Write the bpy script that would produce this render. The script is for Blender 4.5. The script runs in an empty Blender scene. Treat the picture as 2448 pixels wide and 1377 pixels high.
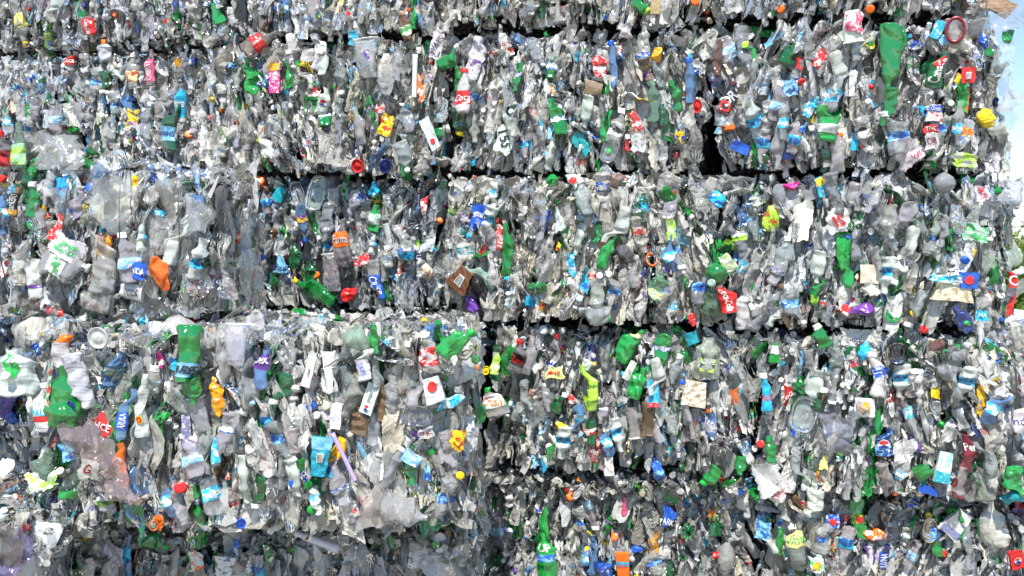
import bpy, math, random
import numpy as np
R = math.radians
sc = bpy.context.scene
C = sc.collection
# ------------------------------------------------------------------ camera
FPX = 2100.0; CX = 1224.0; CY = 688.5; HOR = 560.0; EYE = 2.1
PITCH = math.atan((CY - HOR) / FPX)          # looking slightly down
cam_d = bpy.data.cameras.new('camera'); cam = bpy.data.objects.new('camera', cam_d); C.objects.link(cam)
cam.location = (0, 0, EYE); cam.rotation_euler = (R(90) - PITCH, 0, 0)
cam_d.sensor_width = 36; cam_d.lens = 36 * FPX / 2448; cam_d.clip_start = .05; cam_d.clip_end = 3000
sc.camera = cam
# ------------------------------------------------------------------ light
SUN_EL, SUN_AZ = 61.0, 191.0   # azimuth from +Y clockwise: behind the camera, a little to the left
w = bpy.data.worlds.new('World'); sc.world = w; w.use_nodes = True
wn = w.node_tree; wn.nodes.clear()
out = wn.nodes.new('ShaderNodeOutputWorld'); bg = wn.nodes.new('ShaderNodeBackground')
sky = wn.nodes.new('ShaderNodeTexSky'); sky.sky_type = 'NISHITA'; sky.sun_disc = False
sky.sun_elevation = R(SUN_EL); sky.sun_rotation = R(SUN_AZ); sky.air_density = 1.0; sky.dust_density = .1; sky.ozone_density = 2.0
tc = wn.nodes.new('ShaderNodeTexCoord'); mp = wn.nodes.new('ShaderNodeMapping')
mp.inputs['Scale'].default_value = (1, 1, 2.2); mp.inputs['Location'].default_value = (.9, .2, .12)
nz = wn.nodes.new('ShaderNodeTexNoise'); nz.inputs['Scale'].default_value = 4.2; nz.inputs['Detail'].default_value = 7; nz.inputs['Roughness'].default_value = .52
cr = wn.nodes.new('ShaderNodeValToRGB'); cr.color_ramp.elements[0].position = .52; cr.color_ramp.elements[1].position = .68
cr.color_ramp.elements[0].color = (0, 0, 0, 1); cr.color_ramp.elements[1].color = (1, 1, 1, 1)
sx = wn.nodes.new('ShaderNodeSeparateXYZ'); mr = wn.nodes.new('ShaderNodeMapRange')   # more cloud low in the sky
mr.inputs['From Min'].default_value = .20; mr.inputs['From Max'].default_value = .02; mr.inputs['To Min'].default_value = -.34; mr.inputs['To Max'].default_value = .06
ad = wn.nodes.new('ShaderNodeMath'); ad.operation = 'ADD'
mx = wn.nodes.new('ShaderNodeMixRGB'); mx.inputs[2].default_value = (6.6, 6.9, 7.4, 1)
L = wn.links.new
L(tc.outputs['Generated'], mp.inputs[0]); L(mp.outputs[0], nz.inputs['Vector']); L(tc.outputs['Generated'], sx.inputs[0])
L(sx.outputs['Z'], mr.inputs['Value']); L(nz.outputs['Fac'], ad.inputs[0]); L(mr.outputs[0], ad.inputs[1]); L(ad.outputs[0], cr.inputs[0])
L(sky.outputs[0], mx.inputs[1]); L(cr.outputs[0], mx.inputs[0]); L(mx.outputs[0], bg.inputs[0]); L(bg.outputs[0], out.inputs[0])
bg.inputs['Strength'].default_value = .108
sd = bpy.data.lights.new('sun', 'SUN'); sd.energy = 4.8; sd.angle = R(.5); sd.color = (1, .955, .88)
so = bpy.data.objects.new('sun', sd); C.objects.link(so)
so.rotation_euler = (R(90 - SUN_EL), 0, R(180 - SUN_AZ)); so.location = (0, -5, 12)
vs = sc.view_settings; vs.view_transform = 'Standard'; vs.look = 'None'; vs.exposure = 0.9; vs.gamma = 1; vs.use_curve_mapping = False
cy = sc.cycles; cy.max_bounces = 6; cy.diffuse_bounces = 3; cy.glossy_bounces = 2; cy.transmission_bounces = 3; cy.transparent_max_bounces = 10
cy.use_denoising = True; cy.use_adaptive_sampling = True; cy.adaptive_threshold = .02; cy.caustics_reflective = False; cy.caustics_refractive = False
cy.sample_clamp_indirect = 4

# ------------------------------------------------------------------ pixel <-> world
cp, sp = math.cos(PITCH), math.sin(PITCH)
def ray(px, py):
    x = (px - CX) / FPX; z = -(py - CY) / FPX
    return np.array([x, cp + z * sp, z * cp - sp])
EYEP = np.array([0, 0, EYE])
def proj(P):
    d = P - EYEP
    f = d[1] * cp - d[2] * sp; u = d[1] * sp + d[2] * cp
    return CX + FPX * d[0] / f, CY - FPX * u / f, f
# ------------------------------------------------------------------ materials
def newmat(name):
    m = bpy.data.materials.new(name); m.use_nodes = True; m.node_tree.nodes.clear(); return m, m.node_tree
def surf_mat(name, rough=.2, transl=.25, bump=.35, bscale=120, spec=.5, printscale=70, coat=0.0, dirt=.25, film=.0):
    """film, bottle plastic and print: colour, opacity and print colour come from the thing's own face attributes"""
    m, t = newmat(name); N = t.nodes; l = t.links.new
    o = N.new('ShaderNodeOutputMaterial')
    col = N.new('ShaderNodeAttribute'); col.attribute_name = 'col'
    ink = N.new('ShaderNodeAttribute'); ink.attribute_name = 'ink'
    puv = N.new('ShaderNodeAttribute'); puv.attribute_name = 'puv'
    # print: short blotches in rows, and larger shapes
    mp = N.new('ShaderNodeMapping'); mp.inputs['Scale'].default_value = (printscale, printscale * 2.1, 1)
    n1 = N.new('ShaderNodeTexNoise'); n1.inputs['Scale'].default_value = 1; n1.inputs['Detail'].default_value = 1
    n2 = N.new('ShaderNodeTexNoise'); n2.inputs['Scale'].default_value = printscale * .42; n2.inputs['Detail'].default_value = 1
    l(puv.outputs['Vector'], mp.inputs[0]); l(mp.outputs[0], n1.inputs['Vector']); l(puv.outputs['Vector'], n2.inputs['Vector'])
    mn = N.new('ShaderNodeMath'); mn.operation = 'MAXIMUM'
    s1 = N.new('ShaderNodeMath'); s1.operation = 'SUBTRACT'; s1.inputs[1].default_value = .04
    l(n1.outputs['Fac'], s1.inputs[0]); l(s1.outputs[0], mn.inputs[0]); l(n2.outputs['Fac'], mn.inputs[1])
    g = N.new('ShaderNodeMath'); g.operation = 'GREATER_THAN'; g.inputs[1].default_value = .56
    l(mn.outputs[0], g.inputs[0])
    ml = N.new('ShaderNodeMath'); ml.operation = 'MULTIPLY'; l(g.outputs[0], ml.inputs[0]); l(ink.outputs['Alpha'], ml.inputs[1])
    mix = N.new('ShaderNodeMixRGB'); l(ml.outputs[0], mix.inputs[0]); l(col.outputs['Color'], mix.inputs[1]); l(ink.outputs['Color'], mix.inputs[2])
    geo = N.new('ShaderNodeNewGeometry')
    # dried grime, with a shape of its own
    nd = N.new('ShaderNodeTexNoise'); nd.inputs['Scale'].default_value = 26; nd.inputs['Detail'].default_value = 6; nd.inputs['Roughness'].default_value = .65
    l(geo.outputs['Position'], nd.inputs['Vector'])
    rd = N.new('ShaderNodeMapRange'); rd.inputs['From Min'].default_value = .52; rd.inputs['From Max'].default_value = .72; rd.inputs['To Max'].default_value = dirt
    l(nd.outputs['Fac'], rd.inputs['Value'])
    md = N.new('ShaderNodeMixRGB'); md.inputs[2].default_value = (.16, .13, .09, 1); l(rd.outputs[0], md.inputs[0]); l(mix.outputs[0], md.inputs[1])
    # crinkle: creases where two noises cross their middle value
    def ridge(sc_, st):
        n_ = N.new('ShaderNodeTexNoise'); n_.inputs['Scale'].default_value = sc_; n_.inputs['Detail'].default_value = 1.0; l(st.outputs[0], n_.inputs['Vector'])
        q1 = N.new('ShaderNodeMath'); q1.operation = 'SUBTRACT'; q1.inputs[1].default_value = .5; l(n_.outputs['Fac'], q1.inputs[0])
        q2 = N.new('ShaderNodeMath'); q2.operation = 'ABSOLUTE'; l(q1.outputs[0], q2.inputs[0]); return q2
    st = N.new('ShaderNodeMapping'); st.inputs['Scale'].default_value = (1, 1, .45); st.inputs['Rotation'].default_value = (.2, .3, 0); l(geo.outputs['Position'], st.inputs[0])
    r1 = ridge(bscale, st); r2 = ridge(bscale * .4, st); q3 = N.new('ShaderNodeMath'); q3.operation = 'MULTIPLY_ADD'; q3.inputs[1].default_value = 2.2; l(r2.outputs[0], q3.inputs[0]); l(r1.outputs[0], q3.inputs[2])
    bp = N.new('ShaderNodeBump'); bp.inputs['Strength'].default_value = bump; bp.inputs['Distance'].default_value = .012; l(q3.outputs[0], bp.inputs['Height'])
    pr = N.new('ShaderNodeBsdfPrincipled'); l(md.outputs[0], pr.inputs['Base Color']); l(bp.outputs[0], pr.inputs['Normal'])
    pr.inputs['Roughness'].default_value = rough; pr.inputs['Specular IOR Level'].default_value = spec; pr.inputs['Coat Weight'].default_value = coat
    tr = N.new('ShaderNodeBsdfTranslucent'); l(md.outputs[0], tr.inputs[0]); l(bp.outputs[0], tr.inputs['Normal'])
    m1 = N.new('ShaderNodeMixShader'); m1.inputs[0].default_value = transl; l(pr.outputs[0], m1.inputs[1]); l(tr.outputs[0], m1.inputs[2])
    # thin film: part opaque, part see-through, and a gloss that grows at a slant
    fr = N.new('ShaderNodeFresnel'); fr.inputs['IOR'].default_value = 1.55; l(bp.outputs[0], fr.inputs['Normal'])
    fm = N.new('ShaderNodeMath'); fm.operation = 'MULTIPLY'; fm.use_clamp = True; fm.inputs[1].default_value = film; l(fr.outputs[0], fm.inputs[0])
    ta = N.new('ShaderNodeBsdfTransparent')
    tb = N.new('ShaderNodeMixRGB'); tb.inputs[0].default_value = .4; tb.inputs[2].default_value = (1, 1, 1, 1); l(md.outputs[0], tb.inputs[1]); l(tb.outputs[0], ta.inputs[0])
    m0 = N.new('ShaderNodeMixShader'); l(col.outputs['Alpha'], m0.inputs[0]); l(ta.outputs[0], m0.inputs[1]); l(m1.outputs[0], m0.inputs[2])
    gl = N.new('ShaderNodeBsdfGlossy'); gl.inputs['Roughness'].default_value = rough * .7; gl.inputs['Color'].default_value = (.95, .95, .95, 1); l(bp.outputs[0], gl.inputs['Normal'])
    m2 = N.new('ShaderNodeMixShader'); l(fm.outputs[0], m2.inputs[0]); l(m0.outputs[0], m2.inputs[1]); l(gl.outputs[0], m2.inputs[2])
    l(m2.outputs[0], o.inputs[0])
    return m
M_PET = surf_mat('crushed_plastic', rough=.13, transl=.32, bump=.75, bscale=50, spec=.5, dirt=.10, film=1.0)
M_BIG = surf_mat('clear_bottle_plastic', rough=.085, transl=.35, bump=.9, bscale=26, spec=.6, dirt=.10, film=1.7)
M_LAB = surf_mat('printed_film', rough=.26, transl=.12, bump=.3, bscale=40, dirt=.14, film=.5)
M_CAP = surf_mat('moulded_cap', rough=.32, transl=.05, bump=.02, bscale=100, dirt=.08)
def simple(name, c, rough=.6, scale=8, var=.3, spec=.4):
    m, t = newmat(name); N = t.nodes; l = t.links.new
    o = N.new('ShaderNodeOutputMaterial'); p = N.new('ShaderNodeBsdfPrincipled'); l(p.outputs[0], o.inputs[0])
    g = N.new('ShaderNodeNewGeometry'); n = N.new('ShaderNodeTexNoise'); n.inputs['Scale'].default_value = scale; n.inputs['Detail'].default_value = 5
    l(g.outputs['Position'], n.inputs['Vector'])
    r = N.new('ShaderNodeMixRGB'); r.inputs[1].default_value = tuple(x * (1 - var) for x in c) + (1,); r.inputs[2].default_value = tuple(min(1, x * (1 + var)) for x in c) + (1,)
    l(n.outputs['Fac'], r.inputs[0]); l(r.outputs[0], p.inputs['Base Color'])
    p.inputs['Roughness'].default_value = rough; p.inputs['Specular IOR Level'].default_value = spec
    return m

# ------------------------------------------------------------------ colours: linear rgb + opacity
COL = {
 'clear': (.89, .89, .86, .55), 'frost': (.89, .89, .85, .72), 'film': (.88, .88, .85, .45), 'haze': (.70, .73, .75, .44), 'white': (.70, .70, .68, 1),
 'cream': (.72, .66, .52, 1), 'grey': (.50, .50, .49, .62), 'dgrey': (.12, .12, .125, 1), 'black': (.018, .018, .02, 1),
 'green': (.012, .33, .05, .78), 'dgreen': (.008, .13, .03, .86), 'bgreen': (.02, .50, .08, .80), 'pgreen': (.32, .55, .36, .6), 'lime': (.42, .72, .06, .95), 'mint': (.45, .68, .52, .8),
 'red': (.62, .02, .018, 1), 'maroon': (.20, .012, .025, 1), 'pink': (.75, .10, .22, 1), 'magenta': (.72, .02, .26, 1), 'rose': (.82, .62, .56, .38), 'purple': (.16, .05, .36, 1), 'lilac': (.42, .30, .68, 1), 'slate': (.22, .24, .42, 1),
 'orange': (.85, .16, .01, 1), 'dorange': (.55, .12, .015, 1), 'amber': (.85, .42, .01, 1), 'yellow': (.86, .62, .01, 1), 'pyellow': (.75, .68, .25, 1), 'brown': (.16, .06, .025, 1), 'tan': (.42, .30, .17, 1), 'amberclear': (.30, .17, .07, .7),
 'cyan': (.02, .45, .70, 1), 'sky': (.22, .52, .75, 1), 'blue': (.015, .10, .52, 1), 'navy': (.01, .03, .20, 1), 'steel': (.08, .17, .34, 1), 'teal': (.01, .30, .36, 1), 'bclear': (.16, .32, .60, .72),
}
# ------------------------------------------------------------------ geometry kit (all quads, numpy)
def folds(P, seed, amp, freq, k=6):
    """crumpling: sharp-edged creases, a function of position only"""
    r = np.random.RandomState(seed); o = np.zeros_like(P)
    for i in range(k):
        n = r.normal(size=3); n /= np.linalg.norm(n); d = r.normal(size=3); d /= np.linalg.norm(d)
        f = freq * (.5 + .45 * i); t = P @ n * f + r.rand() * 9
        o += d * ((np.abs((t % 1) - .5) - .25) * 2 * amp / (1 + .35 * i))[:, None]
    return o
def smooth(a, b, x):
    t = np.clip((x - a) / (b - a), 0, 1); return t * t * (3 - 2 * t)
class Shape:
    def __init__(s): s.V = []; s.F = []; s.c = []; s.k = []; s.u = []; s.s = []; s.n = 0
    def add(s, V, F, col, ink=(0, 0, 0, 0), uv=None, sharp=True):
        m = len(F); s.V.append(V); s.F.append(F + s.n); s.n += len(V)
        col = np.asarray(col, dtype=np.float32); ink = np.asarray(ink, dtype=np.float32)
        s.c.append(np.broadcast_to(col, (m, 4))); s.k.append(np.broadcast_to(ink, (m, 4)))
        s.u.append(np.zeros((len(V), 2)) if uv is None else uv); s.s.append(np.full(m, sharp, dtype=bool))
    def build(s, name, mat, parent=None, loc=None):
        V = np.concatenate(s.V).astype(np.float32); F = np.concatenate(s.F).astype(np.int32)
        if loc is not None: V = V - np.asarray(loc, dtype=np.float32)
        me = bpy.data.meshes.new(name); me.vertices.add(len(V)); me.vertices.foreach_set('co', V.ravel())
        me.loops.add(F.size); me.loops.foreach_set('vertex_index', F.ravel())
        me.polygons.add(len(F)); me.polygons.foreach_set('loop_start', np.arange(len(F), dtype=np.int32) * 4)
        a = me.attributes.new('sharp_face', 'BOOLEAN', 'FACE'); a.data.foreach_set('value', np.concatenate(s.s))
        a = me.attributes.new('col', 'FLOAT_COLOR', 'FACE'); a.data.foreach_set('color', np.concatenate(s.c).astype(np.float32).ravel())
        a = me.attributes.new('ink', 'FLOAT_COLOR', 'FACE'); a.data.foreach_set('color', np.concatenate(s.k).astype(np.float32).ravel())
        u = np.concatenate(s.u); u = np.concatenate([u, np.zeros((len(u), 1))], 1).astype(np.float32)
        a = me.attributes.new('puv', 'FLOAT_VECTOR', 'POINT'); a.data.foreach_set('vector', u.ravel())
        me.update(calc_edges=True); me.validate()
        me.materials.append(mat); o = bpy.data.objects.new(name, me); C.objects.link(o)
        if parent is not None: o.parent = parent
        if loc is not None and parent is None: o.location = loc
        return o
def gridF(n, m, wrap=False):
    """n columns x m rows of verts"""
    i = np.arange(n if wrap else n - 1); j = np.arange(m - 1); I, J = np.meshgrid(i, j); I = I.ravel(); J = J.ravel(); I2 = (I + 1) % n
    return np.stack([J * n + I, J * n + I2, (J + 1) * n + I2, (J + 1) * n + I], 1)
def radius(v, neck, wide):
    """outline of a bottle, v 0 foot .. 1 top of neck; returns body factor and how round/neck-like it is"""
    body = .80 + .20 * smooth(0, .05, v); sh = 1 - smooth(.64, .86, v) if not wide else 1 - smooth(.74, .88, v)
    return body, sh
class Bottle:
    def __init__(s, rs, L, W, D, neck=.0135, wide=False, ribs=0, pinch=.35):
        s.L, s.W, s.D, s.neck, s.wide, s.ribs = L, W, D, neck, wide, ribs
        s.a = rs.rand(4) * 6; s.p = pinch; s.b = rs.normal() * .035 * L; s.tw = rs.normal() * .35; s.neckbend = rs.normal() * .02
    def P(s, th, v, off=0.):
        body, sh = radius(v, s.neck, s.wide)
        e = 1 + (s.p * .8 * np.sin(v * 7 + s.a[0]) + s.p * .5 * np.sin(v * 15 + s.a[1])) * sh
        wv = 1 + (.10 * np.sin(v * 6 + s.a[2]) + .05 * np.sin(v * 13 + s.a[3])) * sh
        rib = 1 + (.035 * np.abs(np.sin(v * 3.14 * s.ribs)) * sh if s.ribs else 0)
        x = (s.neck * (1 - sh) + s.W / 2 * body * sh * wv * rib + off) * np.sin(th)
        y = -(s.neck * (1 - sh) + s.D / 2 * body * sh * e * rib + off) * np.cos(th)
        tw = s.tw * (v - .4) * sh; x, y = x * np.cos(tw) - y * np.sin(tw), x * np.sin(tw) + y * np.cos(tw)
        x = x + s.b * (np.sin(v * 3.1)) + s.neckbend * (1 - sh); z = (v - .5) * s.L
        return np.stack([x, y, z + 0 * x], -1)
    def tube(s, v0, v1, nu, nv, off=0., close0=False, close1=False):
        vv = np.linspace(v0, v1, nv); th = np.arange(nu) / nu * 2 * math.pi
        V = [s.P(th, np.full(nu, v), off) for v in vv]
        if close0: c = V[0].mean(0); V = [c + (V[0] - c) * .05, c + (V[0] - c) * .6] + V; V[1][:, 2] += .006
        if close1: c = V[-1].mean(0); V = V + [c + (V[-1] - c) * .05]
        n = len(V); V = np.concatenate(V)
        uv = np.stack([np.tile(np.arange(nu) / nu * s.W * 2, n), V[:, 2]], 1)
        return V, gridF(nu, n, True), uv
    def label(s, v0, v1, nu, nv, off):
        return s.tube(v0, v1, nu, nv, off)
def sheet(rs, w, h, n, m, bend=.5, warp=.16, rag=.0):
    u = np.linspace(-.5, .5, n); v = np.linspace(-.5, .5, m); U, Vv = np.meshgrid(u, v); U = U.ravel(); Vv = Vv.ravel()
    k = rs.normal(size=8) * warp
    x = U * w * (1 + k[0] * Vv * 2 + k[1] * (Vv * 2) ** 2 * .6) + k[2] * Vv * w * .8
    z = Vv * h * (1 + k[3] * U * 2 + k[4] * (U * 2) ** 2 * .6) + k[5] * U * h * .5
    if rag:
        edge = np.maximum(np.abs(U), np.abs(Vv)) > .49
        x = x + edge * rs.normal(size=len(x)) * rag * w; z = z + edge * rs.normal(size=len(x)) * rag * h
    b = bend * w; y = b * (U * U * 2.2 + U * Vv * k[6] * 4 + Vv * Vv * k[7] * 3)
    return np.stack([x, y, z], 1), gridF(n, m), np.stack([U * w, Vv * h], 1)
def revolve(prof, nu):
    th = np.arange(nu) / nu * 2 * math.pi; V = []
    for r, z in prof: V.append(np.stack([r * np.cos(th), r * np.sin(th), np.full(nu, z)], 1))
    return np.concatenate(V), gridF(nu, len(prof), True)
def cap_shape(r=.014, h=.014, nu=14):
    return revolve([(r * .75, 0), (r, 0), (r, h * .3), (r * .99, h * .9), (r * .85, h), (r * .02, h)], nu)
def grid_box(w, d, h, nx, ny, nz, rnd=.0):
    Vs, Fs, Us, n = [], [], [], 0
    def face(o, a, b, na, nb):
        nonlocal n
        u = np.linspace(0, 1, na); v = np.linspace(0, 1, nb); U, Vv = np.meshgrid(u, v); U = U.ravel(); Vv = Vv.ravel()
        P = np.array(o) + np.outer(U, a) + np.outer(Vv, b); Vs.append(P); Fs.append(gridF(na, nb) + n); n += len(P)
        Us.append(np.stack([U * np.linalg.norm(a), Vv * np.linalg.norm(b)], 1))
    face((-w/2, -d/2, -h/2), (w, 0, 0), (0, 0, h), nx, nz); face((w/2, d/2, -h/2), (-w, 0, 0), (0, 0, h), nx, nz)
    face((w/2, -d/2, -h/2), (0, d, 0), (0, 0, h), ny, nz); face((-w/2, d/2, -h/2), (0, -d, 0), (0, 0, h), ny, nz)
    face((-w/2, -d/2, h/2), (w, 0, 0), (0, d, 0), nx, ny); face((-w/2, d/2, -h/2), (w, 0, 0), (0, -d, 0), nx, ny)
    return np.concatenate(Vs), np.concatenate(Fs), np.concatenate(Us)
def rotm(ax, a):
    c, s = math.cos(a), math.sin(a)
    return np.array({'x': [[1,0,0],[0,c,-s],[0,s,c]], 'y': [[c,0,s],[0,1,0],[-s,0,c]], 'z': [[c,-s,0],[s,c,0],[0,0,1]]}[ax])
def tag(o, label=None, cat=None, group=None, kind=None):
    if label: o['label'] = label
    if cat: o['category'] = cat
    if group: o['group'] = group
    if kind: o['kind'] = kind
    return o
# ------------------------------------------------------------------ the bales
A = math.atan(.33)
WALL = (np.array([0, 4.55, 0.]), A); FRONT = (np.array([-.9, 3.33, 0.]), .04); MIDL = (np.array([-1.7, 3.78, 0.]), .05)
DARKL = (np.array([-2.2, 4.6, 0.]), .05); LOWL = (np.array([-2.0, 3.15, 0.]), -.05)
def onplane(px, py, plane, off=0.):
    o, a = plane; n = np.array([-math.sin(a), -math.cos(a), 0.]); d = ray(px, py)
    t = ((o + n * off - EYEP) @ n) / (d @ n); return EYEP + d * t
BALES = []
class Bale:
    def __init__(s, key, where, plane, px, rr=.05, faces=(), off=0., lab='', dens=1.):
        px = tuple(c + (2 if i in (1, 3) else -7.5 if i in (5, 7) else 0) for i, c in enumerate(px))      # bales stand a little apart
        s.key, s.where, s.rr, s.faces, s.lab, s.px, s.dens = key, where, rr, faces, lab, px, dens
        s.TL, s.TR, s.BR, s.BL = [onplane(px[i], px[i + 1], plane, off) for i in (0, 2, 4, 6)]
        s.tint = {'2b': (1.03, 1, .95), '3c': (1.03, 1, .95), '2c': (1.01, 1, .98), '3b': (.90, .93, .96), '3d': (.97, 1, 1.02), '4a': (1, 1, .98), '4b': (.96, .97, .96), '5c': (.86, .87, .87), '5b': (.9, .89, .86), '1a': (.96, .96, .97), '1c': (1.02, 1, .95)}.get(key, (1, 1, 1))
        s.n = np.array([-math.sin(plane[1]), -math.cos(plane[1]), 0.]); s.U = np.array([math.cos(plane[1]), -math.sin(plane[1]), 0.])
        s.W = np.linalg.norm(s.TR - s.TL) * .5 + np.linalg.norm(s.BR - s.BL) * .5; s.H = np.linalg.norm(s.TL - s.BL) * .5 + np.linalg.norm(s.TR - s.BR) * .5
        s.yaw = plane[1]; s.seed = len(BALES) + 3; BALES.append(s)
        s.ph = np.random.RandomState(s.seed).rand(8) * 6.3; s.step = {'1b': .02, '2a': -.03, '2b': .01, '2c': -.01, '2d': .02, '3b': -.07, '3c': .02, '3d': .015, '4b': -.01, '4c': .05, '5c': -.09, '5d': -.03}.get(key, 0) - .03
        nw = 5 if key != '3a' else 6; s.wires = [(i + .6) / (nw + .1) for i in range(nw)]; s.rt = {'3a': .22, '4a': .10}.get(key, 0); s.big = key in ('3a', '4a', '5b', '5a')
    def P(s, u, v, off=0.):
        """u 0..1 left to right, v 0..1 bottom to top, on the bulging face"""
        p = (s.BL * (1 - u) + s.BR * u) * (1 - v) + (s.TL * (1 - u) + s.TR * u) * v
        du = min(u, 1 - u) * s.W; dv = min(v, 1 - v) * s.H; d = 0
        r = s.rr
        if du < r: d -= (r - math.sqrt(max(0, r * r - (r - du) ** 2))) * .9
        d += .045 * (1 - (2 * u - 1) ** 2) * (1 - (2 * v - 1) ** 4) + s.step        # the strapped face bulges
        for wu in s.wires: d -= .020 * math.exp(-((u - wu) * s.W / .028) ** 2)
        rv = .085 if v < .5 or not s.rt else s.rt
        if dv < rv: d -= (rv - math.sqrt(max(0, rv * rv - (rv - dv) ** 2))) * .9
        d += .016 * math.sin(u * s.W * 5 + s.ph[0]) + .014 * math.sin(u * s.W * 9 + v * 4 + s.ph[1]) + .012 * math.sin(v * s.H * 11 + s.ph[2] + u * 3)
        return p + s.n * (d + off)
    def lean(s, u, v):
        x, z = u * s.W, v * s.H
        return .22 * math.sin(x * 2.6 + s.ph[3] + z * 2) + .16 * math.sin(x * 6 + s.ph[4]) * math.sin(z * 5 + s.ph[5])
    def uv(s, px, py):
        """where the ray through a photo pixel meets the face: first guess by inverse bilinear in pixels"""
        q = np.array(s.px, dtype=float).reshape(4, 2); TL, TR, BR, BL = q; u = v = .5
        for _ in range(12):
            p = (BL * (1 - u) + BR * u) * (1 - v) + (TL * (1 - u) + TR * u) * v
            du = (BR - BL) * (1 - v) + (TR - TL) * v; dv = (TL * (1 - u) + TR * u) - (BL * (1 - u) + BR * u)
            J = np.stack([du, dv], 1); e = np.array([px, py]) - p; st = np.linalg.solve(J, e); u += st[0]; v += st[1]
        return u, v
# photo pixel corners TL TR BR BL
B = Bale
B('1a', 'left end of the top row', WALL, (-330, -200, 556, -215, 556, 100, -330, 136), faces=('bottom',))
B('1b', 'second place of the top row', WALL, (562, -215, 1036, -235, 1036, 78, 562, 98))
B('1c', 'third place of the top row', WALL, (1046, -235, 1690, -260, 1688, 56, 1046, 68))
B('1d', 'right end of the top row', WALL, (1706, -260, 2352, -330, 2352, 34, 1706, 46), faces=('right',))
B('2a', 'left end of the second row', WALL, (-330, 150, 476, 118, 476, 402, -330, 430))
B('2b', 'second place of the second row', WALL, (482, 116, 1064, 84, 1052, 424, 490, 414))
B('2c', 'third place of the second row', WALL, (1070, 80, 1702, 64, 1664, 412, 1080, 418))
B('2d', 'right end of the second row', WALL, (1708, 58, 2392, 50, 2400, 408, 1720, 412), rr=.14, faces=('right',))
B('3a', 'left end of the third row, bulging forward', MIDL, (-330, 290, 500, 420, 505, 740, -330, 752), rr=.14, faces=('right', 'bottom'))
B('3b', 'second place of the third row', WALL, (545, 428, 1056, 432, 1058, 742, 545, 742))
B('3c', 'third place of the third row', WALL, (1066, 426, 1700, 420, 1735, 778, 1062, 768))
B('3d', 'right end of the third row', WALL, (1708, 426, 2418, 426, 2404, 792, 1745, 782), rr=.15, faces=('right',))
B('4z', 'far left of the fourth row, in shade', DARKL, (-420, 775, 74, 775, 74, 1256, -420, 1262), faces=('top', 'right'))
B('4a', 'front of the fourth row, standing far forward', FRONT, (44, 798, 1105, 796, 1105, 1262, 84, 1272), rr=.10, faces=('top', 'right', 'left', 'bottom'))
B('4b', 'middle of the fourth row', WALL, (1182, 788, 1806, 796, 1806, 1136, 1156, 1126), faces=())
B('4c', 'right end of the fourth row', WALL, (1818, 802, 2700, 808, 2700, 1216, 1818, 1170), faces=('top',))
B('5a', 'left corner of the bottom row', LOWL, (-420, 1262, 84, 1266, 70, 1740, -420, 1740), faces=('top', 'right'))
B('5b', 'front of the bottom row below the forward bale', FRONT, (95, 1284, 1110, 1276, 1110, 1755, 95, 1755), rr=.12, faces=('top', 'right'), off=-.24)
B('5c', 'middle of the bottom row', WALL, (1120, 1146, 1792, 1156, 1792, 1510, 1100, 1500), faces=('top',))
B('5d', 'right end of the bottom row', WALL, (1810, 1178, 2700, 1222, 2700, 1610, 1804, 1535), faces=('top',))
B('4y', 'fourth row, back in the wall behind the forward bale', WALL, (64, 740, 1112, 768, 1104, 1118, 64, 1060), faces=('top',))
B('r1', 'second rank behind the top row gap', WALL, (1430, -170, 1960, -190, 1960, 70, 1430, 78), off=-.9, dens=.35)
B('r2', 'second rank seen through the second row gap', WALL, (1430, 90, 1960, 84, 1960, 404, 1430, 408), off=-.9, dens=.35)
B('r3', 'second rank behind the left joint of the second row', WALL, (820, 120, 1330, 110, 1330, 418, 820, 420), off=-.9, dens=.35)
B('r4', 'second rank in the dark corner by the forward bale', WALL, (930, 790, 1400, 790, 1400, 1120, 930, 1115), off=-.9, dens=.35)
B('r5', 'second rank behind the third row', WALL, (1430, 432, 1960, 430, 1960, 768, 1430, 762), off=-.9, dens=.3)
BK = {b.key: b for b in BALES}
ORDER = ['4a', '5b', '3a', '5a'] + [b.key for b in BALES if b.key not in ('4a', '5b', '3a', '5a', '4z', '4y') and b.key[0] != 'r'] + ['4z', '4y']
def find_bale(px, py):
    for k in ORDER:
        u, v = BK[k].uv(px, py)
        if -.01 <= u <= 1.01 and -.01 <= v <= 1.01: return BK[k], u, v
    best = None
    for k in ORDER:
        u, v = BK[k].uv(px, py); e = max(-u * BK[k].W, (u - 1) * BK[k].W, -v * BK[k].H, (v - 1) * BK[k].H)
        if best is None or e < best[0]: best = (e, BK[k], u, v)
    return best[1], min(1, max(0, best[2])), min(1, max(0, best[3]))

# ------------------------------------------------------------------ kit of crushed pieces for the packed mass
rng = random.Random(7)
def pick(t):
    x = rng.random() * sum(w for _, w in t)
    for k, w in t:
        x -= w
        if x <= 0: return k
    return t[-1][0]
BODY = [('clear', 70), ('film', 10), ('frost', 9), ('haze', 3), ('green', 3.6), ('dgreen', 3), ('bgreen', 1.6), ('pgreen', 1.5), ('bclear', 1.6), ('dgrey', .7), ('amberclear', .8), ('white', 1.5), ('rose', .6)]
LABC = [('sky', 15), ('cyan', 10), ('white', 24), ('blue', 5), ('navy', 5), ('red', 7), ('green', 4), ('lime', 3), ('yellow', 4), ('purple', 3), ('cream', 6), ('teal', 5), ('orange', 3), ('maroon', 2), ('magenta', 2), ('black', 3), ('slate', 2)]
CAPC = [('white', 52), ('cream', 8), ('frost', 18), ('blue', 2.5), ('cyan', 3), ('red', 3), ('orange', 3), ('green', 4), ('yellow', 2), ('dgrey', 2), ('black', 1)]
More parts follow.
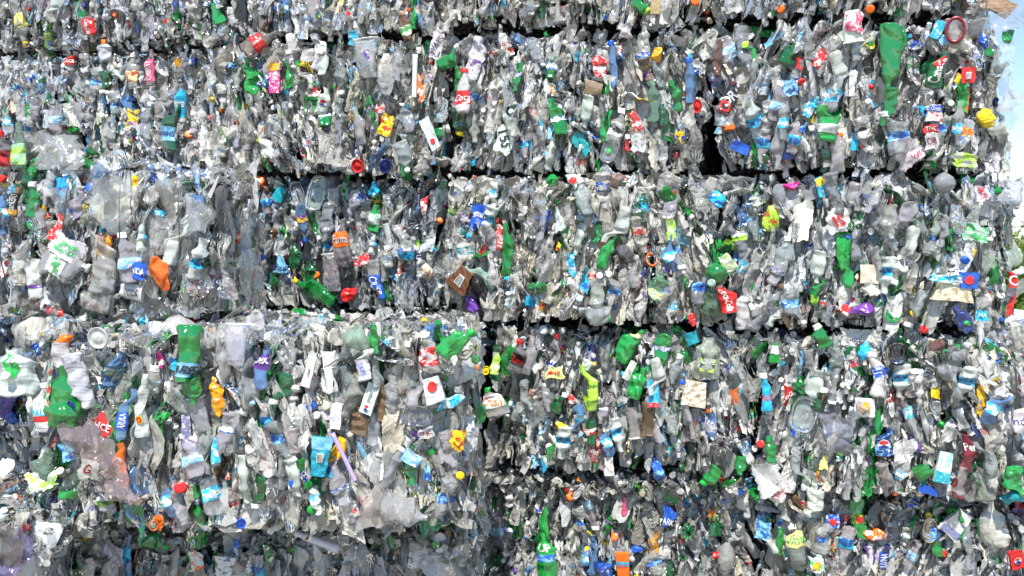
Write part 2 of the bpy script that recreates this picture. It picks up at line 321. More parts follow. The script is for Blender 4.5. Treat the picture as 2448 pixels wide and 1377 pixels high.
def shade(name, lo=.8, hi=1.12, dirty=.0):
    c = COL[name]; f = rng.uniform(lo, hi); t = rng.uniform(-.035, .035)
    if name in ('clear', 'film', 'frost'):
        f = rng.choice([rng.uniform(.5, .8), rng.uniform(.8, 1.15), rng.uniform(.9, 1.25)]); a = min(1, max(.2, c[3] + rng.uniform(-.2, .25)))
        w_ = rng.uniform(-.03, .05) if rng.random() < .8 else rng.uniform(.04, .12)
        return (min(.9, c[0] * f * (1 + w_)), min(.9, c[1] * f * (1 + w_ * .5)), min(.9, c[2] * f * (1 - w_)), a)
    return (min(.95, c[0] * f + t * c[0]), min(.95, c[1] * f), min(.95, c[2] * f - t * c[2]), c[3])
INK = {'white': ['blue', 'red', 'black', 'green', 'cyan', 'navy'], 'cream': ['brown', 'red', 'black', 'orange'], 'yellow': ['red', 'navy'], 'red': ['white'], 'sky': ['white', 'blue'], 'cyan': ['white', 'navy'],
 'blue': ['white', 'sky'], 'navy': ['white', 'sky'], 'green': ['white', 'yellow'], 'lime': ['white', 'dgreen'], 'purple': ['white', 'yellow'], 'teal': ['white', 'lime'], 'orange': ['white', 'yellow'], 'black': ['white', 'yellow', 'lime'],
 'maroon': ['white', 'red'], 'magenta': ['white', 'yellow'], 'slate': ['white'], 'pink': ['white', 'amber'], 'clear': ['white'], 'film': ['red', 'blue']}
def inkof(name, s=1.): c = COL[rng.choice(INK.get(name, ['white']))]; return (c[0], c[1], c[2], s)
PB = []
for i in range(44):
    rs = np.random.RandomState(100 + i); L_ = rs.uniform(.15, .24); W_ = rs.uniform(.06, .10); D_ = W_ * rs.uniform(.12, .38)
    if i % 11 == 10: L_ *= 1.3; W_ *= 1.35
    b = Bottle(rs, L_, W_, D_, neck=rs.uniform(.010, .013), ribs=rs.choice([0, 0, 9, 14]), pinch=.8, wide=(i % 9 == 4))
    Vb, Fb, Ub = b.tube(0, .92, 12, 15, 0, True, False); r_ = np.zeros(len(Fb), int)
    zc = Vb[Fb].mean(1)[:, 2] / L_ + .5
    lo = rs.uniform(.2, .4); r_[(zc > lo) & (zc < lo + rs.uniform(.16, .3))] = 1
    Vc, Fc, Uc = b.tube(.915, 1.0, 12, 2, .003, False, True)
    Vb = Vb + folds(Vb, 500 + i, .020, 9, 4) * np.array([1, 1, .6]) + folds(Vb, 600 + i, .007, 26, 4)
    V_ = np.concatenate([Vb, Vc]); PB.append((V_, np.concatenate([Fb, Fc + len(Vb)]), np.concatenate([r_, np.full(len(Fc), 2)]), np.concatenate([Ub, Uc])))
PS = []
for i in range(36):
    rs = np.random.RandomState(300 + i); V_, F_, U_ = sheet(rs, .07, .13, 7, 11, bend=rs.uniform(-.6, .6), warp=.2, rag=.04)
    V_ = V_ + folds(V_, 900 + i, .016, 9, 5) * np.array([.5, 1.4, .5]); PS.append((V_, F_, U_))
PL = []
for i in range(20):
    rs = np.random.RandomState(350 + i); V_, F_, U_ = sheet(rs, .045, .055, 5, 6, bend=rs.uniform(-.6, .6), warp=.3, rag=.06)
    V_ = V_ + folds(V_, 950 + i, .010, 16, 5); PL.append((V_, F_, U_))
PT = []
for i in range(30):
    rs = np.random.RandomState(390 + i); V_, F_, U_ = sheet(rs, .035, .07, 4, 7, bend=rs.uniform(-1, 1), warp=.35, rag=.10)
    V_ = V_ + folds(V_, 990 + i, .014, 16, 5); PT.append((V_, F_, U_))
CAPV = cap_shape(nu=10)
HERO_AREAS = []      # x, y, half length, half width, angle in photo pixels: what stands in front there
def covered(x, y, grow=1.0):
    for (hx, hy, a, b, ca, sa) in HERO_AREAS:
        dx, dy = x - hx, y - hy
        if abs(dx) > a + b or abs(dy) > a + b: continue
        l_ = dx * sa - dy * ca; t_ = dx * ca + dy * sa
        if (l_ / (a * grow)) ** 2 + (t_ / (b * grow)) ** 2 < 1: return True
    return False
def frame(long_ang, face_ang, U, Wv, Nn):
    """columns: item x, y (away from viewer), z (long axis)"""
    z = math.cos(long_ang) * Wv + math.sin(long_ang) * U; s_ = math.cos(long_ang) * U - math.sin(long_ang) * Wv
    x = math.cos(face_ang) * s_ + math.sin(face_ang) * Nn; y = np.cross(z, x); return np.stack([x, y, z], 1)
UP = np.array([0, 0, 1.])
def fill(b, S_b, S_c, S_l, Pf, W, H, U, Vv, Nn, dens=1.0, leanf=None, margin=(-190, 2640, -150, 1520)):
    for _ in range(int(W * H * 95 * dens)):       # larger flattened pieces a little way in, behind the rest
        u, v = rng.uniform(.05, .95), rng.uniform(.16, .86); p = Pf(u, v, 0.); x, y, _ = proj(p)
        if not (margin[0] < x < margin[1] and margin[2] < y < margin[3]): continue
        V_, F_, U_ = rng.choice(PS); M = frame(rng.gauss(0, .3), rng.gauss(0, .45), U, Vv, Nn); c0 = shade(pick([('clear', 40), ('frost', 30), ('film', 10), ('white', 5), ('green', 4), ('sky', 3)]))
        S_b.add((V_ * np.array([1.5, 1, 1.25])) @ M.T + p + Nn * rng.uniform(-.085, -.055), F_, c0[:3] + (min(1, c0[3] + .2),), (0, 0, 0, 0), U_)
    ncol = max(1, int(W / (.037 / math.sqrt(dens))))
    for i in range(ncol):
        nrow = max(1, int(H / (.092 / math.sqrt(dens)))); o = rng.random()
        for j in range(nrow + 1):
            u = min(1, max(0, (i + rng.uniform(.1, .9)) / ncol)); v = min(1, max(0, (j + o - .5 + rng.uniform(-.3, .3)) / nrow))
            p = Pf(u, v, 0.); x, y, _ = proj(p)
            if not (margin[0] < x < margin[1] and margin[2] < y < margin[3]): continue
            back = -.075 if covered(x, y) else 0.
            ln = (leanf(u, v) if leanf else 0) + rng.gauss(0, .16)
            if rng.random() < .06: ln += rng.uniform(-1.2, 1.2)
            if rng.random() < .5: ln += math.pi
            if v * H > H - .11 and rng.random() < .6: ln += rng.choice([-1, 1]) * rng.uniform(.6, 1.3)
            k = rng.random(); hl = .1 * abs(math.cos(ln)) + .035 * abs(math.sin(ln))       # keep pieces inside the bale, near its foot above all
            if k >= .56: hl *= .72
            nv = min(max(v, (hl - .012) / H), 1 - (hl - .034) / H); v = nv; p = Pf(u, v, 0.)
            hw = .012; u = min(max(u, hw / W), 1 - hw / W); p = Pf(u, v, 0.)
            fa = rng.choice([-1, 1]) * (rng.uniform(.75, 1.5) if rng.random() < .72 else rng.uniform(0, .7)); mir = rng.choice([-1, 1])
            if k < .56:
                V_, F_, r_, U_ = rng.choice(PB); sc_ = rng.uniform(.8, 1.12); M = frame(ln, fa, U, Vv, Nn)
                dep = rng.uniform(-.045, .012) + back - (.02 if abs(fa) > .7 else 0.01)
                Q = (V_ * sc_ * np.array([mir, 1, 1])) @ M.T + p + Nn * dep
                bc = pick(BODY); c0 = shade(bc); cols = np.tile(np.array(c0, dtype=np.float32), (len(F_), 1)); inks = np.zeros((len(F_), 4), dtype=np.float32)
                if rng.random() < .32 and bc not in ('white',):
                    lc = pick(LABC); m_ = r_ == 1; cols[m_] = shade(lc); inks[m_] = inkof(lc)
                m_ = r_ == 2
                if rng.random() < .3: cols[m_] = shade(pick(CAPC), .85, 1.05); cols[m_, 3] = 1
                S_b.add(Q, F_, cols, inks, U_)
            elif k < .93:
                V_, F_, U_ = rng.choice(PS); M = frame(ln, fa * (.5 if b.big else .8), U, Vv, Nn); sc_ = rng.uniform(.7, 1.25) * (1.3 if b.big else 1)
                Q = (V_ * sc_ * np.array([mir, 1, 1])) @ M.T + p + Nn * (rng.uniform(-.03, .012) + back)
                bc = pick([('clear', 40), ('film', 30), ('frost', 22), ('white', 7), ('green', 3), ('bgreen', 1.5), ('haze', 4), ('cream', 2)])
                S_b.add(Q, F_, shade(bc), (0, 0, 0, 0) if rng.random() < .9 else inkof('film', .6), U_)
            else:
                V_, F_, r_, U_ = rng.choice(PB); M = frame(ln, rng.uniform(-.5, .5), U, Vv, Nn) @ rotm('x', rng.choice([-1, 1]) * rng.uniform(.9, 1.4))   # end-on
                Q = V_ @ M.T + p + Nn * (-.10 + back); c0 = shade(pick(BODY)); cols = np.tile(np.array(c0, dtype=np.float32), (len(F_), 1))
                cols[r_ == 2] = shade(pick(CAPC)); cols[r_ == 2, 3] = 1
                S_b.add(Q, F_, cols, (0, 0, 0, 0), U_)
    for _ in range(int(W * H * (110 if b.big else 180) * dens)):
        u, v = rng.uniform(.0, 1), rng.uniform(.015, .985); p = Pf(u, v, 0.); x, y, _ = proj(p)
        if not (margin[0] < x < margin[1] and margin[2] < y < margin[3]): continue
        V_, F_, U_ = rng.choice(PT); M = frame((leanf(u, v) if leanf else 0) + rng.gauss(0, .35), rng.gauss(0, .9), U, Vv, Nn); sc_ = rng.uniform(.5, 1.35)
        lc = pick([('clear', 34), ('film', 26), ('frost', 22), ('white', 9), ('cream', 3), ('sky', 4), ('cyan', 2.2), ('green', 1), ('bgreen', .5), ('blue', .8), ('red', .5), ('tan', 1)])
        S_b.add((V_ * sc_ * np.array([rng.uniform(.5, 1), 1, 1])) @ M.T + p + Nn * (rng.uniform(-.03, .016) - (.07 if covered(x, y) else 0)), F_, shade(lc), (0, 0, 0, 0), U_)
    for _ in range(int(W * H * 56 * dens)):
        u, v = rng.uniform(.02, .98), rng.uniform(.03, .96); p = Pf(u, v, 0.); x, y, _ = proj(p)
        if not (margin[0] < x < margin[1] and margin[2] < y < margin[3]): continue
        V_, F_, U_ = rng.choice(PL); M = frame((leanf(u, v) if leanf else 0) + rng.gauss(0, .5), rng.gauss(0, .6), U, Vv, Nn); sc_ = rng.uniform(.35, .95)
        lc = pick(LABC); S_l.add((V_ * sc_ * np.array([rng.uniform(.5, 1), 1, 1.15])) @ M.T + p + Nn * (rng.uniform(-.035, .012) - (.06 if covered(x, y) else 0)), F_, shade(lc), inkof(lc, rng.choice([0, 1, 1])), U_)
    for _ in range(int(W * H * 20 * dens)):
        u, v = rng.uniform(.02, .98), rng.uniform(.03, .96); p = Pf(u, v, 0.); x, y, _ = proj(p)
        if not (margin[0] < x < margin[1] and margin[2] < y < margin[3]) or covered(x, y): continue
        V_, F_ = CAPV; cc = pick(CAPC); sc_ = rng.choice([.85, 1, 1, 1.0, 1.25])
        M = np.stack([U, Vv, Nn], 1) @ rotm('z', rng.random() * 6) @ rotm('x', rng.gauss(0, .8))
        S_c.add((V_ * sc_) @ M.T + p + Nn * rng.uniform(-.028, .006), F_, shade(cc)[:3] + (1,), (0, 0, 0, 0), None, False)
DEPTH = .75
M_CORE = simple('packed_mass_shade', (.035, .035, .036), .5, 30, .6)  # packed plastic coloured near-black: the shade deep between pieces is put into its colour
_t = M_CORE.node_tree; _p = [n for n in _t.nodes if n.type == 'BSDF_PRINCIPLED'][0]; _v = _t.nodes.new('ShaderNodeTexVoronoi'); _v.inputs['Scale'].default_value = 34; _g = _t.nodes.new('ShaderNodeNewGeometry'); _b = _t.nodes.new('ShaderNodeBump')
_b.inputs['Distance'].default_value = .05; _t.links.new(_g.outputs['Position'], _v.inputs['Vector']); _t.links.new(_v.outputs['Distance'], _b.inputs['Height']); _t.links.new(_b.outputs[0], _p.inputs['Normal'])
M_WIRE = simple('baling_steel', (.05, .05, .055), .4, 20, .3, .6)
def build_bale(b):
    c = (b.BL + b.BR) / 2 - b.n * DEPTH / 2; c[2] = min(b.BL[2], b.BR[2])
    root = bpy.data.objects.new('plastic_bale', None); C.objects.link(root); root.location = c; root.empty_display_size = .2
    tag(root, b.lab or ('bale of crushed plastic bottles, ' + b.where), 'bale', 'bales of crushed plastic bottles')
    # core: the tightly packed inside, lumpy
    inset = .095
    V_, F_, _ = grid_box(1, 1, 1, 34, 12, 20); Q = np.zeros_like(V_)
    for i, (x, y, z) in enumerate(V_):
        e = lambda k, g_, t_: (-.085 / g_ if k in b.faces else t_ / g_); q = x + .5; u = -e('left', b.W, .012) * (1 - q) + (1 + e('right', b.W, .012)) * q; q = z + .5; v = -e('bottom', b.H, .02) * (1 - q) + (1 + e('top', b.H, .02)) * q
        Q[i] = b.P(u, v) - b.n * (inset + (y + .5) * (DEPTH - 2 * inset))
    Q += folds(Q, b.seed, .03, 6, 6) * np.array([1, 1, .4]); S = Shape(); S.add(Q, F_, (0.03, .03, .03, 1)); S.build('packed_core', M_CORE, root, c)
    S_b, S_c, S_l = Shape(), Shape(), Shape()
    fill(b, S_b, S_c, S_l, lambda u, v, o: b.P(u, v, o), b.W, b.H, b.U, UP, b.n, b.dens, b.lean)
    def side(kind):
        n = b.n
        if kind == 'top': return (lambda u, v, o: b.TL * (1 - u) + b.TR * u - n * (.03 + v * DEPTH * .95) + UP * (o - .005 + .02 * math.sin(u * 9 + v * 5))), b.W, DEPTH, b.U, -n, UP
        if kind == 'bottom': return (lambda u, v, o: b.BL * (1 - u) + b.BR * u - n * (.03 + v * DEPTH * .5) - UP * (o)), b.W, DEPTH * .5, -b.U, -n, -UP
        if kind == 'right': return (lambda u, v, o: b.BR * (1 - v) + b.TR * v - n * (.04 + u * DEPTH * .9) + b.U * (o + .03 * math.sin(u * 5))), DEPTH * .9, b.H, -n, UP, b.U
        return (lambda u, v, o: b.BL * (1 - v) + b.TL * v - n * (.04 + u * DEPTH * .9) - b.U * o), DEPTH * .9, b.H, n, UP, -b.U
    for k in b.faces:
        Pf, W_, H_, U_, V_, N_ = side(k); fill(b, S_b, S_c, S_l, Pf, W_, H_, U_, V_, N_, .8 if k != 'top' else 1.1)
    for S, nm, mt, amp in ((S_b, 'packed_bottles', M_PET, .004), (S_l, 'label_scraps', M_LAB, .004), (S_c, 'bottle_caps', M_CAP, 0)):
        if not S.V: continue
        if nm == 'packed_bottles': tn = np.array(b.tint + (1,), dtype=np.float32); S.c = [np.clip(c_ * tn, 0, .95 if 0 else 1) for c_ in S.c]
        if amp: V_ = np.concatenate(S.V); V_ = V_ + folds(V_, 40 + b.seed, amp, 28, 5); S.V = [V_]
        tag(S.build(nm, mt, root, c), kind='stuff')
    nw = 5 if b.key != '3a' else 6
    for i in range(nw):
        u = (i + .6) / (nw + .1); S = Shape(); pts = []
        for j in range(40):
            v = j / 39; pts.append(b.P(u + .006 * math.sin(v * 7 + i), v, 0.05 if b.key in ('3a',) else .010))
        pts = [pts[0] - b.n * .6] + pts + [pts[-1] - b.n * .6]
        pts = np.array(pts); r_ = .0026; n = 6; th = np.arange(n) / n * 6.2832; V_ = []
        for q in pts: V_.append(q + np.outer(np.cos(th) * r_, b.U) + np.outer(np.sin(th) * r_, b.n))
        S.add(np.concatenate(V_), gridF(n, len(pts), True), (0, 0, 0, 1), sharp=False); S.build('baling_wire', M_WIRE, root, c)
    return root
